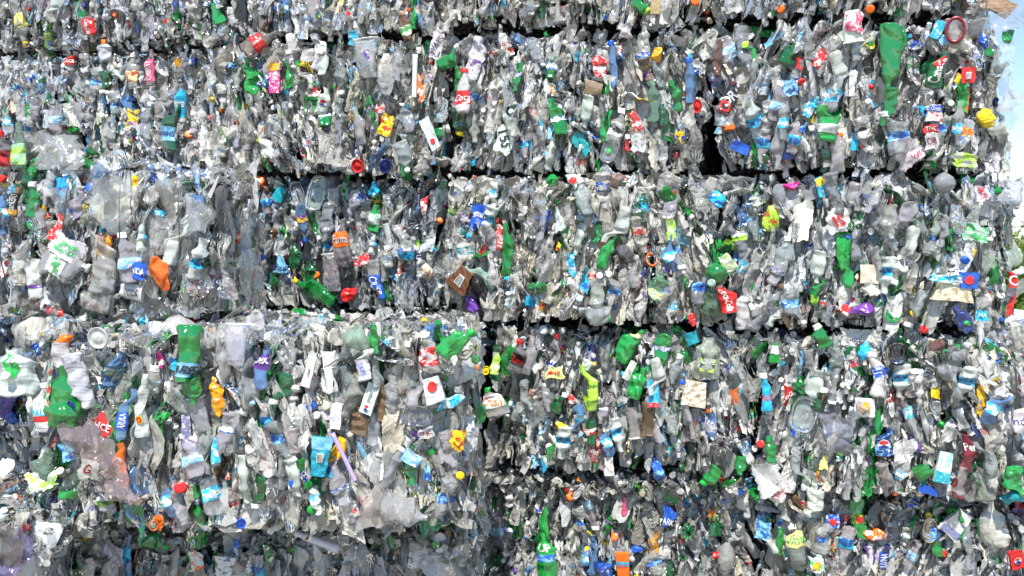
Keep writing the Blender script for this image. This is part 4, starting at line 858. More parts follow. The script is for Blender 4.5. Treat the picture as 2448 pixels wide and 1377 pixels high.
x 1606 1186 24 32 14|green|ink=none op=.8 flat=.2|green square film
s 1730 1202 20 22 12|blue|ink=white|blue label scrap
w 1701 1228 30 16 -24|orange|ink=green amp=.004|orange and green scrap
b 1769 1193 82 34 176|frost|cap=white ribs=10|clear ribbed bottle, white cap down
f 1832 1140 76 58 -14|white|op=1 ink=none amp=.014|white bag slumped in the gap
f 1850 1172 60 40 -30|white|ink=red op=1 amp=.01|white bag with red print
w 1521 1310 22 28 0|blue|amp=.005|blue scrap
k 1471 1282 18 16 0|orange||orange cap, bottom row
k 1404 1312 18 12 0|yellow||yellow cap, bottom row
r 1634 1324 24 16 0|green||green ring
s 1824 1266 44 32 6|sky|ink=blue|blue water label
j 1945 1190 66 38 184|frost|op=1.2 flat=.9 out=.04 pinch=.05|white jar, base facing out
x 1988 1240 30 28 -6|blue|emb=red ink=white flat=.3|blue label with red oval
b 2054 1215 128 34 -4|bgreen|lab=green,.28,.44 emb=red|bright green soda bottle, red mark
w 2086 1222 76 26 4|dgrey|amp=.004 flat=.8 out=.03 name=black_sock cat=sock|black sock hanging straight
w 2086 1268 28 54 -4|orange|ink=white amp=.005 out=.02|orange and white wrapper
p 2215 1257 66 36 0|tan|e=2.4 out=.02 op=1|brown hexagonal lid
b 2237 1262 124 28 -3|green|lab=blue,.3,.62|green bottle with blue label
x 2276 1240 66 42 36|white|ink=none band=slate,.05,.3 flat=.4 out=.04|white box with barcode
x 2423 1330 44 30 -16|red|emb=ball ink=none flat=.3|red pack with tricolour ball
b 2346 1262 58 22 160|green|cap=bgreen|green bottle, green cap down
b 2373 1245 112 58 -8|frost|ribs=12 out=.01|large ribbed clear bottle
b 1906 1295 116 40 -6|grey|lab=pyellow,.52,.85 txt=Spring tc=green flat=.8|grey bottle with pale lime shoulder label
s 1950 1343 42 30 -12|white|emb=yolk ink=bgreen|sticker with orange fruit
w 2187 1202 28 32 0|blue|ink=white amp=.008|royal blue crumpled label
b 2111 1325 64 18 2|navy|lab=blue,.1,.7 txt=LUNA tr=90 tc=white|navy bottle, white lettering running up
b 2078 1325 52 18 -6|purple||purple bottle, bottom row
x 1886 1315 28 20 4|teal|ink=white|teal label
g 2161 1320 36 36 0|clear||ribbed clear bottle base, bottom row
k 2257 1320 18 18 0|red||red cap, bottom row right
k 2118 1310 18 12 0|red||red cap beside a navy bottle
s 2434 1212 26 22 20|red|ink=blue|red white and blue scrap
b 1862 1292 66 18 2|green||green bottle, narrow, bottom row
s 2300 1278 56 10 -6|sky|ink=white|pale blue ribbon
j 112 1272 94 56 98|green|out=.03|crushed green bottle lying flat
k 130 1277 20 22 0|white|out=.06|white cap, upper of two
k 116 1294 16 20 0|frost|out=.06|whitish cap, lower of two
f 50 1312 116 56 14|lilac|op=.55 out=.02|pale violet clear panel
s 120 1328 42 62 -6|teal|txt=DIVE tr=20 tc=white|teal label with white letters
k 219 1275 20 20 0|yellow|out=.03|yellow cap in torn film
w 224 1292 50 66 10|frost|amp=.016|white torn film
w 388 1242 46 30 -12|orange|amp=.006|orange folded plastic
r 372 1252 26 22 0|dorange||orange ring
f 325 1230 62 40 -4|green|op=.9|green torn film
b 372 1287 74 36 88|green|cap=green|green bottle on its side
b 310 1328 114 20 2|bclear|lab=cyan,.4,.75|thin blue bottle, tall
f 278 1312 34 64 32|white|op=1 ink=none amp=.008|jagged white foam shard
f 30 1300 120 80 30|grey|op=.5 out=.04 amp=.01|big dark clear bag in the corner
c 425 1295 74 44 92|grey|op=.7|grey clear cup lying down
s 475 1347 72 28 -10|white|ink=orange|orange and white torn label
d 580 1247 28 24 0|blue||blue lid
s 568 1307 52 14 0|blue|ink=white|narrow blue label
x 545 1350 52 40 8|white|ink=dgrey flat=.6|white printed cup end
'''
# ------------------------------------------------------------------ things one can single out
_tc = {}
def text_geo(s, shear=0., bold=0.):
    key = (s, shear, bold)
    if key not in _tc:
        cu = bpy.data.curves.new('lettering', 'FONT'); cu.body = s; cu.align_x = 'CENTER'; cu.align_y = 'CENTER'; cu.resolution_u = 2; cu.shear = shear; cu.offset = bold
        cu.space_line = .8
        o = bpy.data.objects.new('lettering', cu); me = bpy.data.meshes.new_from_object(o)
        V = np.array([v.co[:2] for v in me.vertices]); F = [tuple(p.vertices) for p in me.polygons]
        bpy.data.objects.remove(o); bpy.data.curves.remove(cu); bpy.data.meshes.remove(me)
        V = V - (V.max(0) + V.min(0)) / 2; _tc[key] = (V, F)
    return _tc[key]
def poly_obj(name, V, F, col, mat, parent):
    me = bpy.data.meshes.new(name); me.from_pydata([tuple(v) for v in V], [], F)
    a = me.attributes.new('col', 'FLOAT_COLOR', 'FACE'); a.data.foreach_set('color', np.tile(np.array(col, dtype=np.float32), len(F)))
    me.materials.append(mat); o = bpy.data.objects.new(name, me); C.objects.link(o)
    if parent is not None: o.parent = parent
    return o
def disc_geo(cx, cz, r, squash=1, a0=0, a1=360, n=20, rin=0.):
    th = np.radians(np.linspace(a0, a1, n)); o = np.stack([cx + r * np.cos(th) * squash, cz + r * np.sin(th)], 1)
    i = np.stack([cx + rin * np.cos(th) * squash, cz + rin * np.sin(th)], 1)
    return np.concatenate([i, o]), [(k, n + k, n + k + 1, k + 1) for k in range(n - 1)]
def lettering(surf, s, w_, h_, col, parent, rot=0., cx=0., cz=0., shear=0., bold=.0, fit='both', off=.003, name='lettering'):
    """surf(X, Z, off) -> points on the thing's own surface"""
    V, F = text_geo(s.replace('_', ' ').replace('/', '\n'), shear, bold); ex = V.max(0) - V.min(0)
    a = min(w_ / ex[0], h_ / ex[1]); V = V * (a if fit != 'both' else np.array([a, min(h_ / ex[1], a * 1.6)]))
    c_, s_ = math.cos(R(rot)), math.sin(R(rot)); X = V[:, 0] * c_ - V[:, 1] * s_ + cx; Z = V[:, 0] * s_ + V[:, 1] * c_ + cz
    return poly_obj(name, surf(X, Z, off), F, COL[col][:3] + (1,), M_LAB, parent)
def emblem(kind, surf, r, parent, cx=0., cz=0., off=.003):
    """plain marks: a round red-white-blue ball, a sun, an egg yolk, a leaf, a heart"""
    parts = []
    if kind == 'ball':
        parts = [('white', disc_geo(cx, cz, r, 1)), ('red', disc_geo(cx, cz, r * .86, 1, 20, 170)), ('navy', disc_geo(cx, cz, r * .86, 1, 205, 335))]
    elif kind == 'ring': parts = [('red', disc_geo(cx, cz, r, 1, 0, 360, 20, r * .6))]
    elif kind == 'yolk': parts = [('amber', disc_geo(cx, cz, r)), ('yellow', disc_geo(cx, cz, r * .5))]
    elif kind == 'oval': parts = [('yellow', disc_geo(cx, cz, r, .62)), ('red', disc_geo(cx, cz, r * .72, .6, 0, 360, 20, r * .3))]
    elif kind == 'leaf': parts = [('bgreen', disc_geo(cx, cz, r, .6)), ('white', disc_geo(cx, cz, r * .8, .06))]
    elif kind == 'heart': parts = [('yellow', disc_geo(cx, cz, r, .8)), ('red', disc_geo(cx, cz + r * .3, r * .5, 1.1))]
    elif kind == 'box': parts = [('white', (np.array([[cx - r*.7, cz - r], [cx + r*.7, cz - r], [cx + r*.7, cz + r], [cx - r*.7, cz + r]]), [(0, 1, 2, 3)])),
        ] + [('black', (np.array([[cx - r*.6 + i*r*.2, cz - r*.8], [cx - r*.52 + i*r*.2, cz - r*.8], [cx - r*.52 + i*r*.2, cz + r*.8], [cx - r*.6 + i*r*.2, cz + r*.8]]), [(0, 1, 2, 3)])) for i in range(6)]
    elif kind == 'red': parts = [('red', disc_geo(cx, cz, r))]
    V, F, cs = [], [], []; n = 0
    for j, (c_, (v_, f_)) in enumerate(parts):
        V.append(surf(v_[:, 0], v_[:, 1], off + .0012 * j)); F += [tuple(a + n for a in f) for f in f_]; cs += [COL[c_][:3] + (1,)] * len(f_); n += len(v_)
    o = poly_obj('emblem', np.concatenate(V), F, (0, 0, 0, 1), M_LAB, parent); o.data.attributes['col'].data.foreach_set('color', np.array(cs, dtype=np.float32).ravel()); return o
class Sheet:
    def __init__(s, rs, w_, h_, bend, warp, dome=0.):
        s.w, s.h, s.bend, s.dome, s.k = w_, h_, bend, dome, rs.normal(size=10) * warp; s.q = rs.rand(4) * 6
    def P(s, X, Z, off=0.):
        U, V = X / s.w, Z / s.h; k = s.k
        x = X * (1 + k[0] * V * 1.6 + k[1] * V * V * 2) + k[2] * V * s.w * .5 + .05 * s.w * np.sin(V * 9 + s.q[0]); z = Z * (1 + k[3] * U * 1.6 + k[4] * U * U * 2) + k[5] * U * s.h * .3 + .04 * s.h * np.sin(U * 8 + s.q[1])
        y = s.bend * s.w * (U * U * 1.8 + U * V * k[6] * 5 + V * V * k[7] * 4) + .04 * s.w * np.sin(U * 6 + s.q[2] + V * 4) - off
        return np.stack([x, y, z], 1)
NAMES = {'b': ('plastic_bottle', 'bottle'), 'j': ('plastic_jug', 'jug'), 'c': ('plastic_cup', 'cup'), 's': ('torn_label', 'label'), 'k': ('screw_closure', 'bottle cap'), 'x': ('crushed_carton', 'carton'), 't': ('plastic_tube', 'tube'),
 'd': ('round_cover', 'lid'), 'r': ('plastic_ring', 'ring'), 'p': ('clamshell_tray', 'tray'), 'g': ('bottle_end', 'bottle base'), 'w': ('crumpled_wrapper', 'wrapper'), 'f': ('torn_film', 'film')}
def cell(u, v):
    h = 'left' if u < .34 else ('right' if u > .66 else 'centre'); y = 'upper' if v > .66 else ('lower' if v < .34 else 'middle')
    return 'middle' if (h == 'centre' and y == 'middle') else (y + ' ' + h)
PLACE = {'1a': 'leftmost bale of top row', '1b': 'second bale of top row', '1c': 'third bale of top row', '1d': 'rightmost bale of top row', '2a': 'leftmost bale of second row', '2b': 'second bale of second row',
 '2c': 'third bale of second row', '2d': 'rightmost bale of second row', '3a': 'bulging left bale of third row', '3b': 'second bale of third row', '3c': 'third bale of third row', '3d': 'rightmost bale of third row',
 '4z': 'shaded far left bale', '4y': 'bale behind forward bale', '4a': 'big forward bale', '4b': 'middle bale of fourth row', '4c': 'right bale of fourth row', '5a': 'bottom left corner bale', '5b': 'bale below forward bale', '5c': 'middle bale of bottom row', '5d': 'right bale of bottom row'}
used_labels = {}
def auto_label(d, b, u, v):
    s = d + ', ' + cell(u, v) + ' of ' + PLACE[b.key]
    ws = s.split()
    if len(ws) > 16: s = d + ', ' + PLACE[b.key]
    return s
def hero(t, x, y, Lp, Wp, ang, body, opt, desc, seed):
    rs = np.random.RandomState(seed); b, u, v = find_bale(x, y); bump_ = float(opt.get('out', .022 if opt.get('txt') or opt.get('emb') else 0))
    P0 = b.P(min(.94, max(.06, u)), min(.89, max(.11, v))); _, _, f = proj(P0)
    # keep to the pixel's ray at that distance
    rr = ray(x, y); rr = rr / (rr[1] * cp - rr[2] * sp); P0 = EYEP + rr * f
    m = f / FPX; Lm, Wm = Lp * m, Wp * m; dd = float(opt.get('flat', {'b': .5, 'j': .5, 'c': .45, 'x': .35}.get(t, .5)))
    Dm = Wm * dd; nn = b.n * .7 + np.array([0, -1, 0]) * .3; nn /= np.linalg.norm(nn); U = np.cross(nn, UP) * -1; U /= np.linalg.norm(U)
    if U[0] < 0: U = -U
    a = R(ang); z = math.cos(a) * UP + math.sin(a) * U; xx = math.cos(a) * U - math.sin(a) * UP; M = np.stack([xx, np.cross(z, xx), z], 1)
    tilt = float(opt.get('tilt', rs.normal() * 5)); M = M @ rotm('x', R(tilt)) @ rotm('z', R(rs.normal() * 6))
    pos = P0 + nn * (Dm * .30 + .012 + bump_)
    from mathutils import Matrix
    mw = Matrix([[*M[0], pos[0]], [*M[1], pos[1]], [*M[2], pos[2]], [0, 0, 0, 1]])
    nm, cat = NAMES[t]; nm = opt.get('name', nm); cat = opt.get('cat', cat)
    amp = float(opt.get('amp', {'b': .008, 'j': .008, 'c': .004, 's': .006, 'x': .004, 'w': .020, 'f': .022, 'p': .003}.get(t, .0))) * (.6 if opt.get('txt') else 1); frq = float(opt.get('frq', {'f': 6, 'b': 13}.get(t, 16))); cr_ = lambda P: P + folds(P, seed + 5, amp * 1.5, frq, 5) + folds(P, seed + 9, min(amp * .35, .0022), 40, 4) if amp else P
    c0 = COL[body]; c0 = tuple(min(.95, k * rs.uniform(.92, 1.08)) for k in c0[:3]) + (min(1, c0[3] * float(opt.get('op', 1))),)
    def ink(c_, s_=1.):
        k = opt.get('ink')
        if k == 'none': return (0, 0, 0, 0)
        k = k or rs.choice(INK.get(c_, ['white'])); return COL[k][:3] + (s_,)
    if t in 'bjcpf' and c0[3] < .7: c0 = c0[:3] + (c0[3] * .62,)
    root = None
    def solid(S, name, mat):          # the thing itself, one mesh
        nonlocal root
        root = S.build(name, mat); root.matrix_world = mw; return root
    def empty():
        nonlocal root
        root = bpy.data.objects.new(nm, None); C.objects.link(root); root.empty_display_size = .05; root.matrix_world = mw
    surf = None
    if t in 'bj':
        empty(); neck = .0135 if not opt.get('neck') else float(opt['neck']); wide = t == 'j' or opt.get('wide')
        if wide: neck = min(.03, Wm * .3)
        bt = Bottle(rs, Lm, Wm, Dm, neck=min(neck, Wm * .34), wide=bool(wide), ribs=int(opt.get('ribs', rs.choice([0, 0, 10]))), pinch=float(opt.get('pinch', .3)))
        cap = opt.get('cap'); S = Shape(); V_, F_, U_ = bt.tube(0, .93 if cap else 1, 28, 40, 0, True, False); c1 = c0
        S.add(cr_(V_), F_, c0, (0, 0, 0, 0), U_, sharp=bool(rs.rand() < .5)); S.build('body', M_BIG, root)
        if cap:
            v0 = 1 - .018 / Lm if not wide else 1 - .022 / Lm
            V_, F_, U_ = bt.tube(v0 - .02, 1.0, 20, 4, .0035, False, True); S = Shape(); S.add(cr_(V_), F_, COL[cap][:3] + (1,), (0, 0, 0, 0), U_, False); S.build('cap', M_CAP, root)
        surf = lambda X, Z, o: cr_(bt.P(np.arcsin(np.clip(X / (Wm * .5), -.97, .97)), Z / Lm + .5, o + .0015))
        if opt.get('lab'):
            q = opt['lab'].split(','); v0, v1 = (float(q[1]), float(q[2])) if len(q) > 2 else (.28, .58)
            V_, F_, U_ = bt.label(v0, v1, 28, 14, .0016); S = Shape(); S.add(cr_(V_), F_, COL[q[0]][:3] + (1,), ink(q[0], 0. if opt.get('txt') else .9), U_); lo = S.build('label', M_LAB, root)
            zc = ((v0 + v1) / 2 - .5) * Lm; hh = (v1 - v0) * Lm
            if opt.get('txt'):
                tr = float(opt.get('tr', 0)); al = abs(tr % 180 - 90) < 45
                lettering(surf, opt['txt'], (hh if al else Wm) * .88, (Wm * .62 if al else hh * .6), opt.get('tc', 'white'), lo, tr, 0, zc, float(opt.get('shear', 0)), .02)
            if opt.get('emb'): emblem(opt['emb'], surf, min(Wm, hh) * .36, lo, 0, zc + float(opt.get('ez', 0)) * hh)
        elif opt.get('txt'): lettering(surf, opt['txt'], Lm * .4, Wm * .5, opt.get('tc', 'white'), root, float(opt.get('tr', 0)), 0, -.1 * Lm)
        elif opt.get('emb'): emblem(opt['emb'], surf, Wm * .3, root, 0, float(opt.get('ez', 0)) * Lm)
        if opt.get('lab2'):
            q = opt['lab2'].split(','); V_, F_, U_ = bt.label(float(q[1]), float(q[2]), 28, 6, .0022); S = Shape(); S.add(cr_(V_), F_, COL[q[0]][:3] + (1,), ink(q[0], .8), U_); S.build('label', M_LAB, root)
    elif t == 'c':
        empty(); n, k = 28, 22; th = np.arange(n) / n * 2 * math.pi; bow = rs.normal() * .03 * Lm
        def CP(T, vv, o=0.): r = (.70 + .30 * vv); return np.stack([(Wm / 2 * r + o) * np.sin(T) + bow * np.sin(vv * 3), -(Dm / 2 * r + o) * np.cos(T) * (1 + .25 * np.sin(vv * 6)), (vv - .5) * Lm], 1)
        V_ = np.concatenate([CP(th, np.full(n, .0)) * np.array([.1, .1, 1])] + [CP(th, np.full(n, q)) for q in np.linspace(0, 1, k)]); S = Shape()
        S.add(cr_(V_), gridF(n, k + 1, True), c0, ink(body, .9) if opt.get('ink') else (0, 0, 0, 0), np.stack([np.tile(np.arange(n) / n * Wm * 2, k + 1), V_[:, 2]], 1)); S.build('body', M_LAB if opt.get('ink') else M_BIG, root)
        V_ = np.concatenate([CP(th, np.full(n, q), o) for q, o in ((.955, .0005), (.96, .004), (1.0, .004), (1.005, .0))]); S = Shape(); S.add(cr_(V_), gridF(n, 4, True), COL[opt.get('rim', body)][:3] + (min(1, c0[3] + .25),), sharp=False); S.build('rim', M_CAP, root)
        surf = lambda X, Z, o: cr_(CP(np.arcsin(np.clip(X / (Wm * .45), -.95, .95)), Z / Lm + .5, o + .0015))
        if opt.get('txt'): lettering(surf, opt['txt'], Wm * .7 if not opt.get('tr') else Lm * .6, Lm * .3, opt.get('tc', 'red'), root, float(opt.get('tr', 0)))
        if opt.get('emb'): emblem(opt['emb'], surf, Wm * .28, root)
    elif t in 'sf':
        sh_ = Sheet(rs, Wm, Lm, rs.uniform(.1, .35), float(opt.get('warp', .10 if t == 's' else .25))); n, k = (22, 26)
        X, Z = np.meshgrid(np.linspace(-.5, .5, n) * Wm, np.linspace(-.5, .5, k) * Lm); X = X.ravel(); Z = Z.ravel(); V_ = sh_.P(X, Z)
        if opt.get('tri'): V_[:, 0] *= .15 + .85 * (.5 + Z / Lm) if opt['tri'] == 'u' else .15 + .85 * (.5 - Z / Lm)
        e = np.maximum(np.abs(X / Wm), np.abs(Z / Lm)) > .49; V_[e] += rs.normal(size=(e.sum(), 3)) * .02 * Wm
        S = Shape(); S.add(cr_(V_), gridF(n, k), c0, ink(body, 0. if (opt.get('txt') or opt.get('ink') == 'none' or (t == 'f' and not opt.get('ink'))) else .9), np.stack([X, Z], 1)); solid(S, nm, M_LAB if t == 's' else M_BIG)
        surf = lambda X, Z, o: cr_(sh_.P(X, Z, o + .002))
        if opt.get('band'):
            q = opt['band'].split(','); Xs, Zs = np.meshgrid(np.linspace(-.5, .5, 16) * Wm, np.linspace(float(q[1]) - .5, float(q[2]) - .5, 6) * Lm); V2 = surf(Xs.ravel(), Zs.ravel(), .001)
            S = Shape(); S.add(V2, gridF(16, 6), COL[q[0]][:3] + (1,), ink(q[0], .6), np.stack([Xs.ravel(), Zs.ravel()], 1)); S.build('printed_band', M_LAB, root)
        if opt.get('txt'):
            tr = float(opt.get('tr', 0)); al = abs(tr % 180 - 90) < 45; lettering(surf, opt['txt'], (Lm if al else Wm) * float(opt.get('ts', .8)), (Wm if al else Lm) * .5, opt.get('tc', 'white'), root, tr, 0, float(opt.get('tz', 0)) * Lm, float(opt.get('shear', 0)), .02, off=.003)
        if opt.get('emb'): emblem(opt['emb'], surf, min(Wm, Lm) * float(opt.get('er', .3)), root, 0, float(opt.get('ez', 0)) * Lm)
    elif t == 'x':
        V_, F_, U_ = grid_box(Wm, max(Dm, .012), Lm, 16, 5, 20); k_ = rs.normal(size=3) * .12
        def W2(P): P = P.copy(); P[:, 0] *= 1 + k_[0] * P[:, 2] / Lm * 2; P[:, 1] += k_[1] * .3 * Wm * (P[:, 0] / Wm) ** 2 * 4; return cr_(P)
        S = Shape(); S.add(W2(V_), F_, c0, ink(body, 0. if opt.get('ink') == 'none' else .9), U_); solid(S, nm, M_LAB)
        surf = lambda X, Z, o: W2(np.stack([X, np.full_like(X, -max(Dm, .012) / 2 - o - .0015), Z], 1))
        if opt.get('band'):
            q = opt['band'].split(','); Xs, Zs = np.meshgrid(np.linspace(-.5, .5, 16) * Wm, np.linspace(float(q[1]) - .5, float(q[2]) - .5, 8) * Lm)
            S = Shape(); S.add(surf(Xs.ravel(), Zs.ravel(), .0005), gridF(16, 8), COL[q[0]][:3] + (1,), ink(q[0], 0. if opt.get('txt') else .6), np.stack([Xs.ravel(), Zs.ravel()], 1)); S.build('printed_band', M_LAB, root)
        if opt.get('txt'):
            tr = float(opt.get('tr', 0)); al = abs(tr % 180 - 90) < 45; lettering(surf, opt['txt'], (Lm if al else Wm) * float(opt.get('ts', .75)), (Wm if al else Lm) * .45, opt.get('tc', 'black'), root, tr, 0, float(opt.get('tz', 0)) * Lm, float(opt.get('shear', 0)), .02)
        if opt.get('emb'): emblem(opt['emb'], surf, min(Wm, Lm) * .28, root, 0, float(opt.get('ez', 0)) * Lm)
    elif t == 't':
        n, k = 14, 14; r0, r1 = Wm / 2, Wm / 2 * float(opt.get('flare', 1)); th = np.arange(n) / n * 6.2832; V_ = []; bd = float(opt.get('bendz', 0)) * Lm
        for q in np.linspace(0, 1, k): r = r0 + (r1 - r0) * smooth(.55, 1, q); V_.append(np.stack([r * np.cos(th) + bd * math.sin(q * 3.14), r * np.sin(th), np.full(n, (q - .5) * Lm)], 1))
        for q, rr_ in ((.9, r1 * .8), (.2, r1 * .7)): V_.append(np.stack([rr_ * np.cos(th), rr_ * np.sin(th), np.full(n, (q - .5) * Lm)], 1))     # the inside
        S = Shape(); S.add(np.concatenate(V_), gridF(n, k + 2, True), c0, sharp=False); solid(S, nm, M_CAP)
    elif t in 'kdr':
        r = Wm / 2; h = r * {'k': .9, 'd': .25, 'r': .5}[t]; n = 28
        prof = {'k': [(r * .8, 0), (r, 0), (r, h * .15), (r * .98, h * .9), (r * .88, h), (r * .5, h * 1.0), (r * .02, h)], 'd': [(r * .94, 0), (r, 0), (r, h), (r * .9, h), (r * .86, h * .5), (r * .5, h * .45), (r * .48, h * .6), (r * .02, h * .6)], 'r': [(r * .78, 0), (r, 0), (r, h), (r * .78, h), (r * .74, h * .5), (r * .78, 0)]}[t]
        V_, F_ = revolve(prof, n)
        if t == 'k': rad = np.hypot(V_[:, 0], V_[:, 1]); k_ = (rad > r * .95); V_[k_, :2] *= (1 + .035 * (np.arange(len(V_)) % 2)[k_])[:, None]
        q = V_.copy(); V_ = np.stack([q[:, 0], -q[:, 2], q[:, 1] * Lp / Wp], 1) @ rotm('x', R(float(opt.get('tip', rs.uniform(-35, 25))))).T @ rotm('z', R(rs.uniform(-30, 30))).T
        V_ = V_ + folds(V_, seed, .003, 12) if t == 'd' else V_
        S = Shape(); S.add(V_, F_, c0, sharp=False); solid(S, nm, M_CAP if c0[3] > .9 else M_BIG)
        surf = lambda X, Z, o: np.stack([X, np.full_like(X, -h * .7 - o), Z], 1)
    elif t == 'p':
        n = 36; th = np.arange(n) / n * 6.2832; e = float(opt.get('e', 3.2)); cx_ = np.sign(np.cos(th)) * np.abs(np.cos(th)) ** (2 / e); cz_ = np.sign(np.sin(th)) * np.abs(np.sin(th)) ** (2 / e); V_ = []
        for q, y_ in ((.02, 0), (.3, -.002), (.55, .002), (.72, 0), (.80, .002), (.86, -.018), (.92, -.020), (.93, -.012), (.98, -.012), (1, -.020), (1.0, -.014)): V_.append(np.stack([Wm / 2 * q * cx_, np.full(n, y_), Lm / 2 * q * cz_], 1))
        V_ = np.concatenate(V_); V_[:, 1] += .3 * Wm * (V_[:, 0] / Wm) ** 2; S = Shape(); S.add(V_ + folds(V_, seed, .006, 9, 5), gridF(n, 11, True), c0); solid(S, nm, M_BIG)
        surf = lambda X, Z, o: (lambda P: P + folds(P, seed, .006, 9, 5) + np.array([0, -o - .003, 0]))(np.stack([X, .3 * Wm * (X / Wm) ** 2, Z], 1))
        if opt.get('txt'): lettering(surf, opt['txt'], Wm * .6, Lm * .3, opt.get('tc', 'white'), root, float(opt.get('tr', 0)))
        if opt.get('emb'): emblem(opt['emb'], surf, Wm * .25, root)
    elif t == 'g':
        n = 40; th = np.arange(n) / n * 6.2832; V_ = []
        for q, y_, sp_ in ((.02, -.01, 0), (.3, -.022, .05), (.5, -.014, .16), (.75, -.030, .2), (1.0, -.012, .28), (.98, .03, .1)): k_ = 1 + sp_ * np.sign(np.sin(th * 10)) * .9 + rs.normal(size=n) * .03 * q; V_.append(np.stack([Wm / 2 * q * np.cos(th) * k_, y_ * (1 + .8 * np.sin(th * 10)) * Wm * 12 * .5, Wm / 2 * q * np.sin(th) * k_], 1))
        S = Shape(); S.add(np.concatenate(V_), gridF(n, 6, True), c0); solid(S, nm, M_BIG)
    elif t == 'w':
        n, k = 30, 22; th = np.arange(n) / n * 6.2832; V_ = []
        for q in np.linspace(.01, .99, k):
            w_ = math.sin(q * 3.1416) ** .6; V_.append(np.stack([Wm / 2 * w_ * np.sin(th), -Dm / 2 * w_ * np.cos(th), np.full(n, (q - .5) * Lm)], 1))
        V_ = np.concatenate(V_); a_ = max(.008, Wm * .34) if not opt.get('round') else Wm * .11; V_ = V_ + folds(V_, seed + 5, a_, .55 / Wm, 5) + folds(V_, seed + 6, a_ * .4, 1.6 / Wm, 5)
        S = Shape(); S.add(V_, gridF(n, k, True), c0, ink(body, .8) if opt.get('ink') else (0, 0, 0, 0), np.stack([V_[:, 0], V_[:, 2]], 1)); solid(S, nm, M_LAB if c0[3] > .9 else M_BIG)
    if t in 'w' and opt.get('txt'):
        surf = lambda X, Z, o: np.stack([X, np.full_like(X, -Dm * .5 - .004 - o), Z], 1); lettering(surf, opt['txt'], Wm * .7, Lm * .3, opt.get('tc', 'white'), root, float(opt.get('tr', 0)))
    tag(root, auto_label(desc, b, u, v), cat, opt.get('group'))
    return root
def parse(line):
    q = line.split('|'); t, x, y, l_, w_, a = q[0].split(); o = dict(k.split('=') for k in q[2].split()) if q[2].strip() else {}
    return t, float(x), float(y), float(l_), float(w_), float(a), q[1].strip(), o, q[3].strip()
HLIST = [parse(l_) for l_ in HEROES.strip().splitlines() if l_.strip() and not l_.startswith('#')]
for (t, x, y, l_, w_, a, *_r) in HLIST:
    HERO_AREAS.append((x, y, l_ * .52 + 3, w_ * .55 + 3, math.cos(R(a)), math.sin(R(a))))
# ------------------------------------------------------------------ ground, car, trees
def ground():
    xs = np.concatenate([np.linspace(-400, -20, 12), np.linspace(-15, 15, 24), np.linspace(20, 400, 12)]); ys = np.concatenate([np.linspace(-30, 6, 12), np.linspace(8, 60, 20), np.array([90, 150, 300, 600, 1500])])
    X, Y = np.meshgrid(xs, ys); X = X.ravel(); Y = Y.ravel(); Z = -.125 * np.clip(Y - 9, 0, 26); V = np.stack([X, Y, Z], 1)
    S = Shape(); S.add(V, gridF(len(xs), len(ys)), (.2, .18, .15, 1), sharp=False); o = S.build('ground', simple('gravel_ground', (.20, .185, .16), .95, 3, .3)); tag(o, kind='structure')
ground()
def box(S, x0, x1, y0, y1, z0, z1, col, nx=2, taper=0.):
    V, F, U = grid_box(x1 - x0, y1 - y0, z1 - z0, 4, 4, 4); k = 1 - taper * (V[:, 2] / (z1 - z0) + .5); V[:, 0] *= k; V[:, 1] *= 1 - taper * .5 * (V[:, 2] / (z1 - z0) + .5)
    S.add(V + np.array([(x0 + x1) / 2, (y0 + y1) / 2, (z0 + z1) / 2]), F, col, sharp=True)
def car(px, py, dist):
    g = lambda x, y: -.125 * min(26, max(0, y - 9))
    p = EYEP + ray(px, py) * dist; root = bpy.data.objects.new('parked_van', None); C.objects.link(root); root.location = (p[0], p[1], g(0, p[1])); root.rotation_euler = (0, 0, R(12))
    W = (.8, .8, .8, 1); S = Shape(); box(S, -.95, .95, -2.4, 2.4, .35, 1.05, W, taper=.05); box(S, -.9, .9, -1.3, 2.3, 1.052, 1.95, W, taper=.22)
    mp = simple('white_car_paint', (.78, .78, .77), .25, 2, .03, .6); mg = simple('car_glass', (.05, .07, .08), .08, 2, .1, .8); mt = simple('tyre_rubber', (.03, .03, .03), .8); mm = simple('car_trim', (.35, .35, .36), .4)
    S.build('body', mp, root)
    S = Shape(); V = np.array([[-.78, -1.335, 1.12], [.78, -1.335, 1.12], [.66, -1.175, 1.78], [-.66, -1.175, 1.78]], float); V = np.concatenate([V, V + np.array([0, .02, 0])])
    Fq = np.array([[0, 1, 2, 3], [7, 6, 5, 4], [0, 4, 5, 1], [1, 5, 6, 2], [2, 6, 7, 3], [3, 7, 4, 0]]); S.add(V - np.array([0, .012, 0]), Fq, (0, 0, 0, 1)); S.build('windscreen', mg, root)
    for s in (-1, 1):
        S = Shape(); V = np.array([[s * .905, -1.0, 1.15], [s * .905, 1.9, 1.15], [s * .80, 1.8, 1.7], [s * .80, -.85, 1.7]], float); V = np.concatenate([V, V - np.array([s * .02, 0, 0])]); S.add(V + np.array([s * .012, 0, 0]), Fq, (0, 0, 0, 1)); S.build('side_window', mg, root)
        S = Shape(); box(S, s * .7 - .16, s * .7 + .16, -2.44, -2.405, .68, .86, (.7, .7, .7, 1)); S.build('headlight', mm, root)
        for yy in (-1.5, 1.5):
            V, F = revolve([(.02, 0), (.2, 0), (.34, .01), (.34, .22), (.2, .23), (.02, .23)], 20); V = np.stack([V[:, 2] * s + s * .74, V[:, 0] + yy, V[:, 1] + .34], 1); S = Shape(); S.add(V, F, (0, 0, 0, 1), sharp=False); S.build('wheel', mt, root)
    tag(root, 'white van seen past the right end of the bale wall, below the trees', 'van')
car(2434, 772, 27)
M_BARK = simple('bark', (.10, .07, .045), .9, 6, .4)
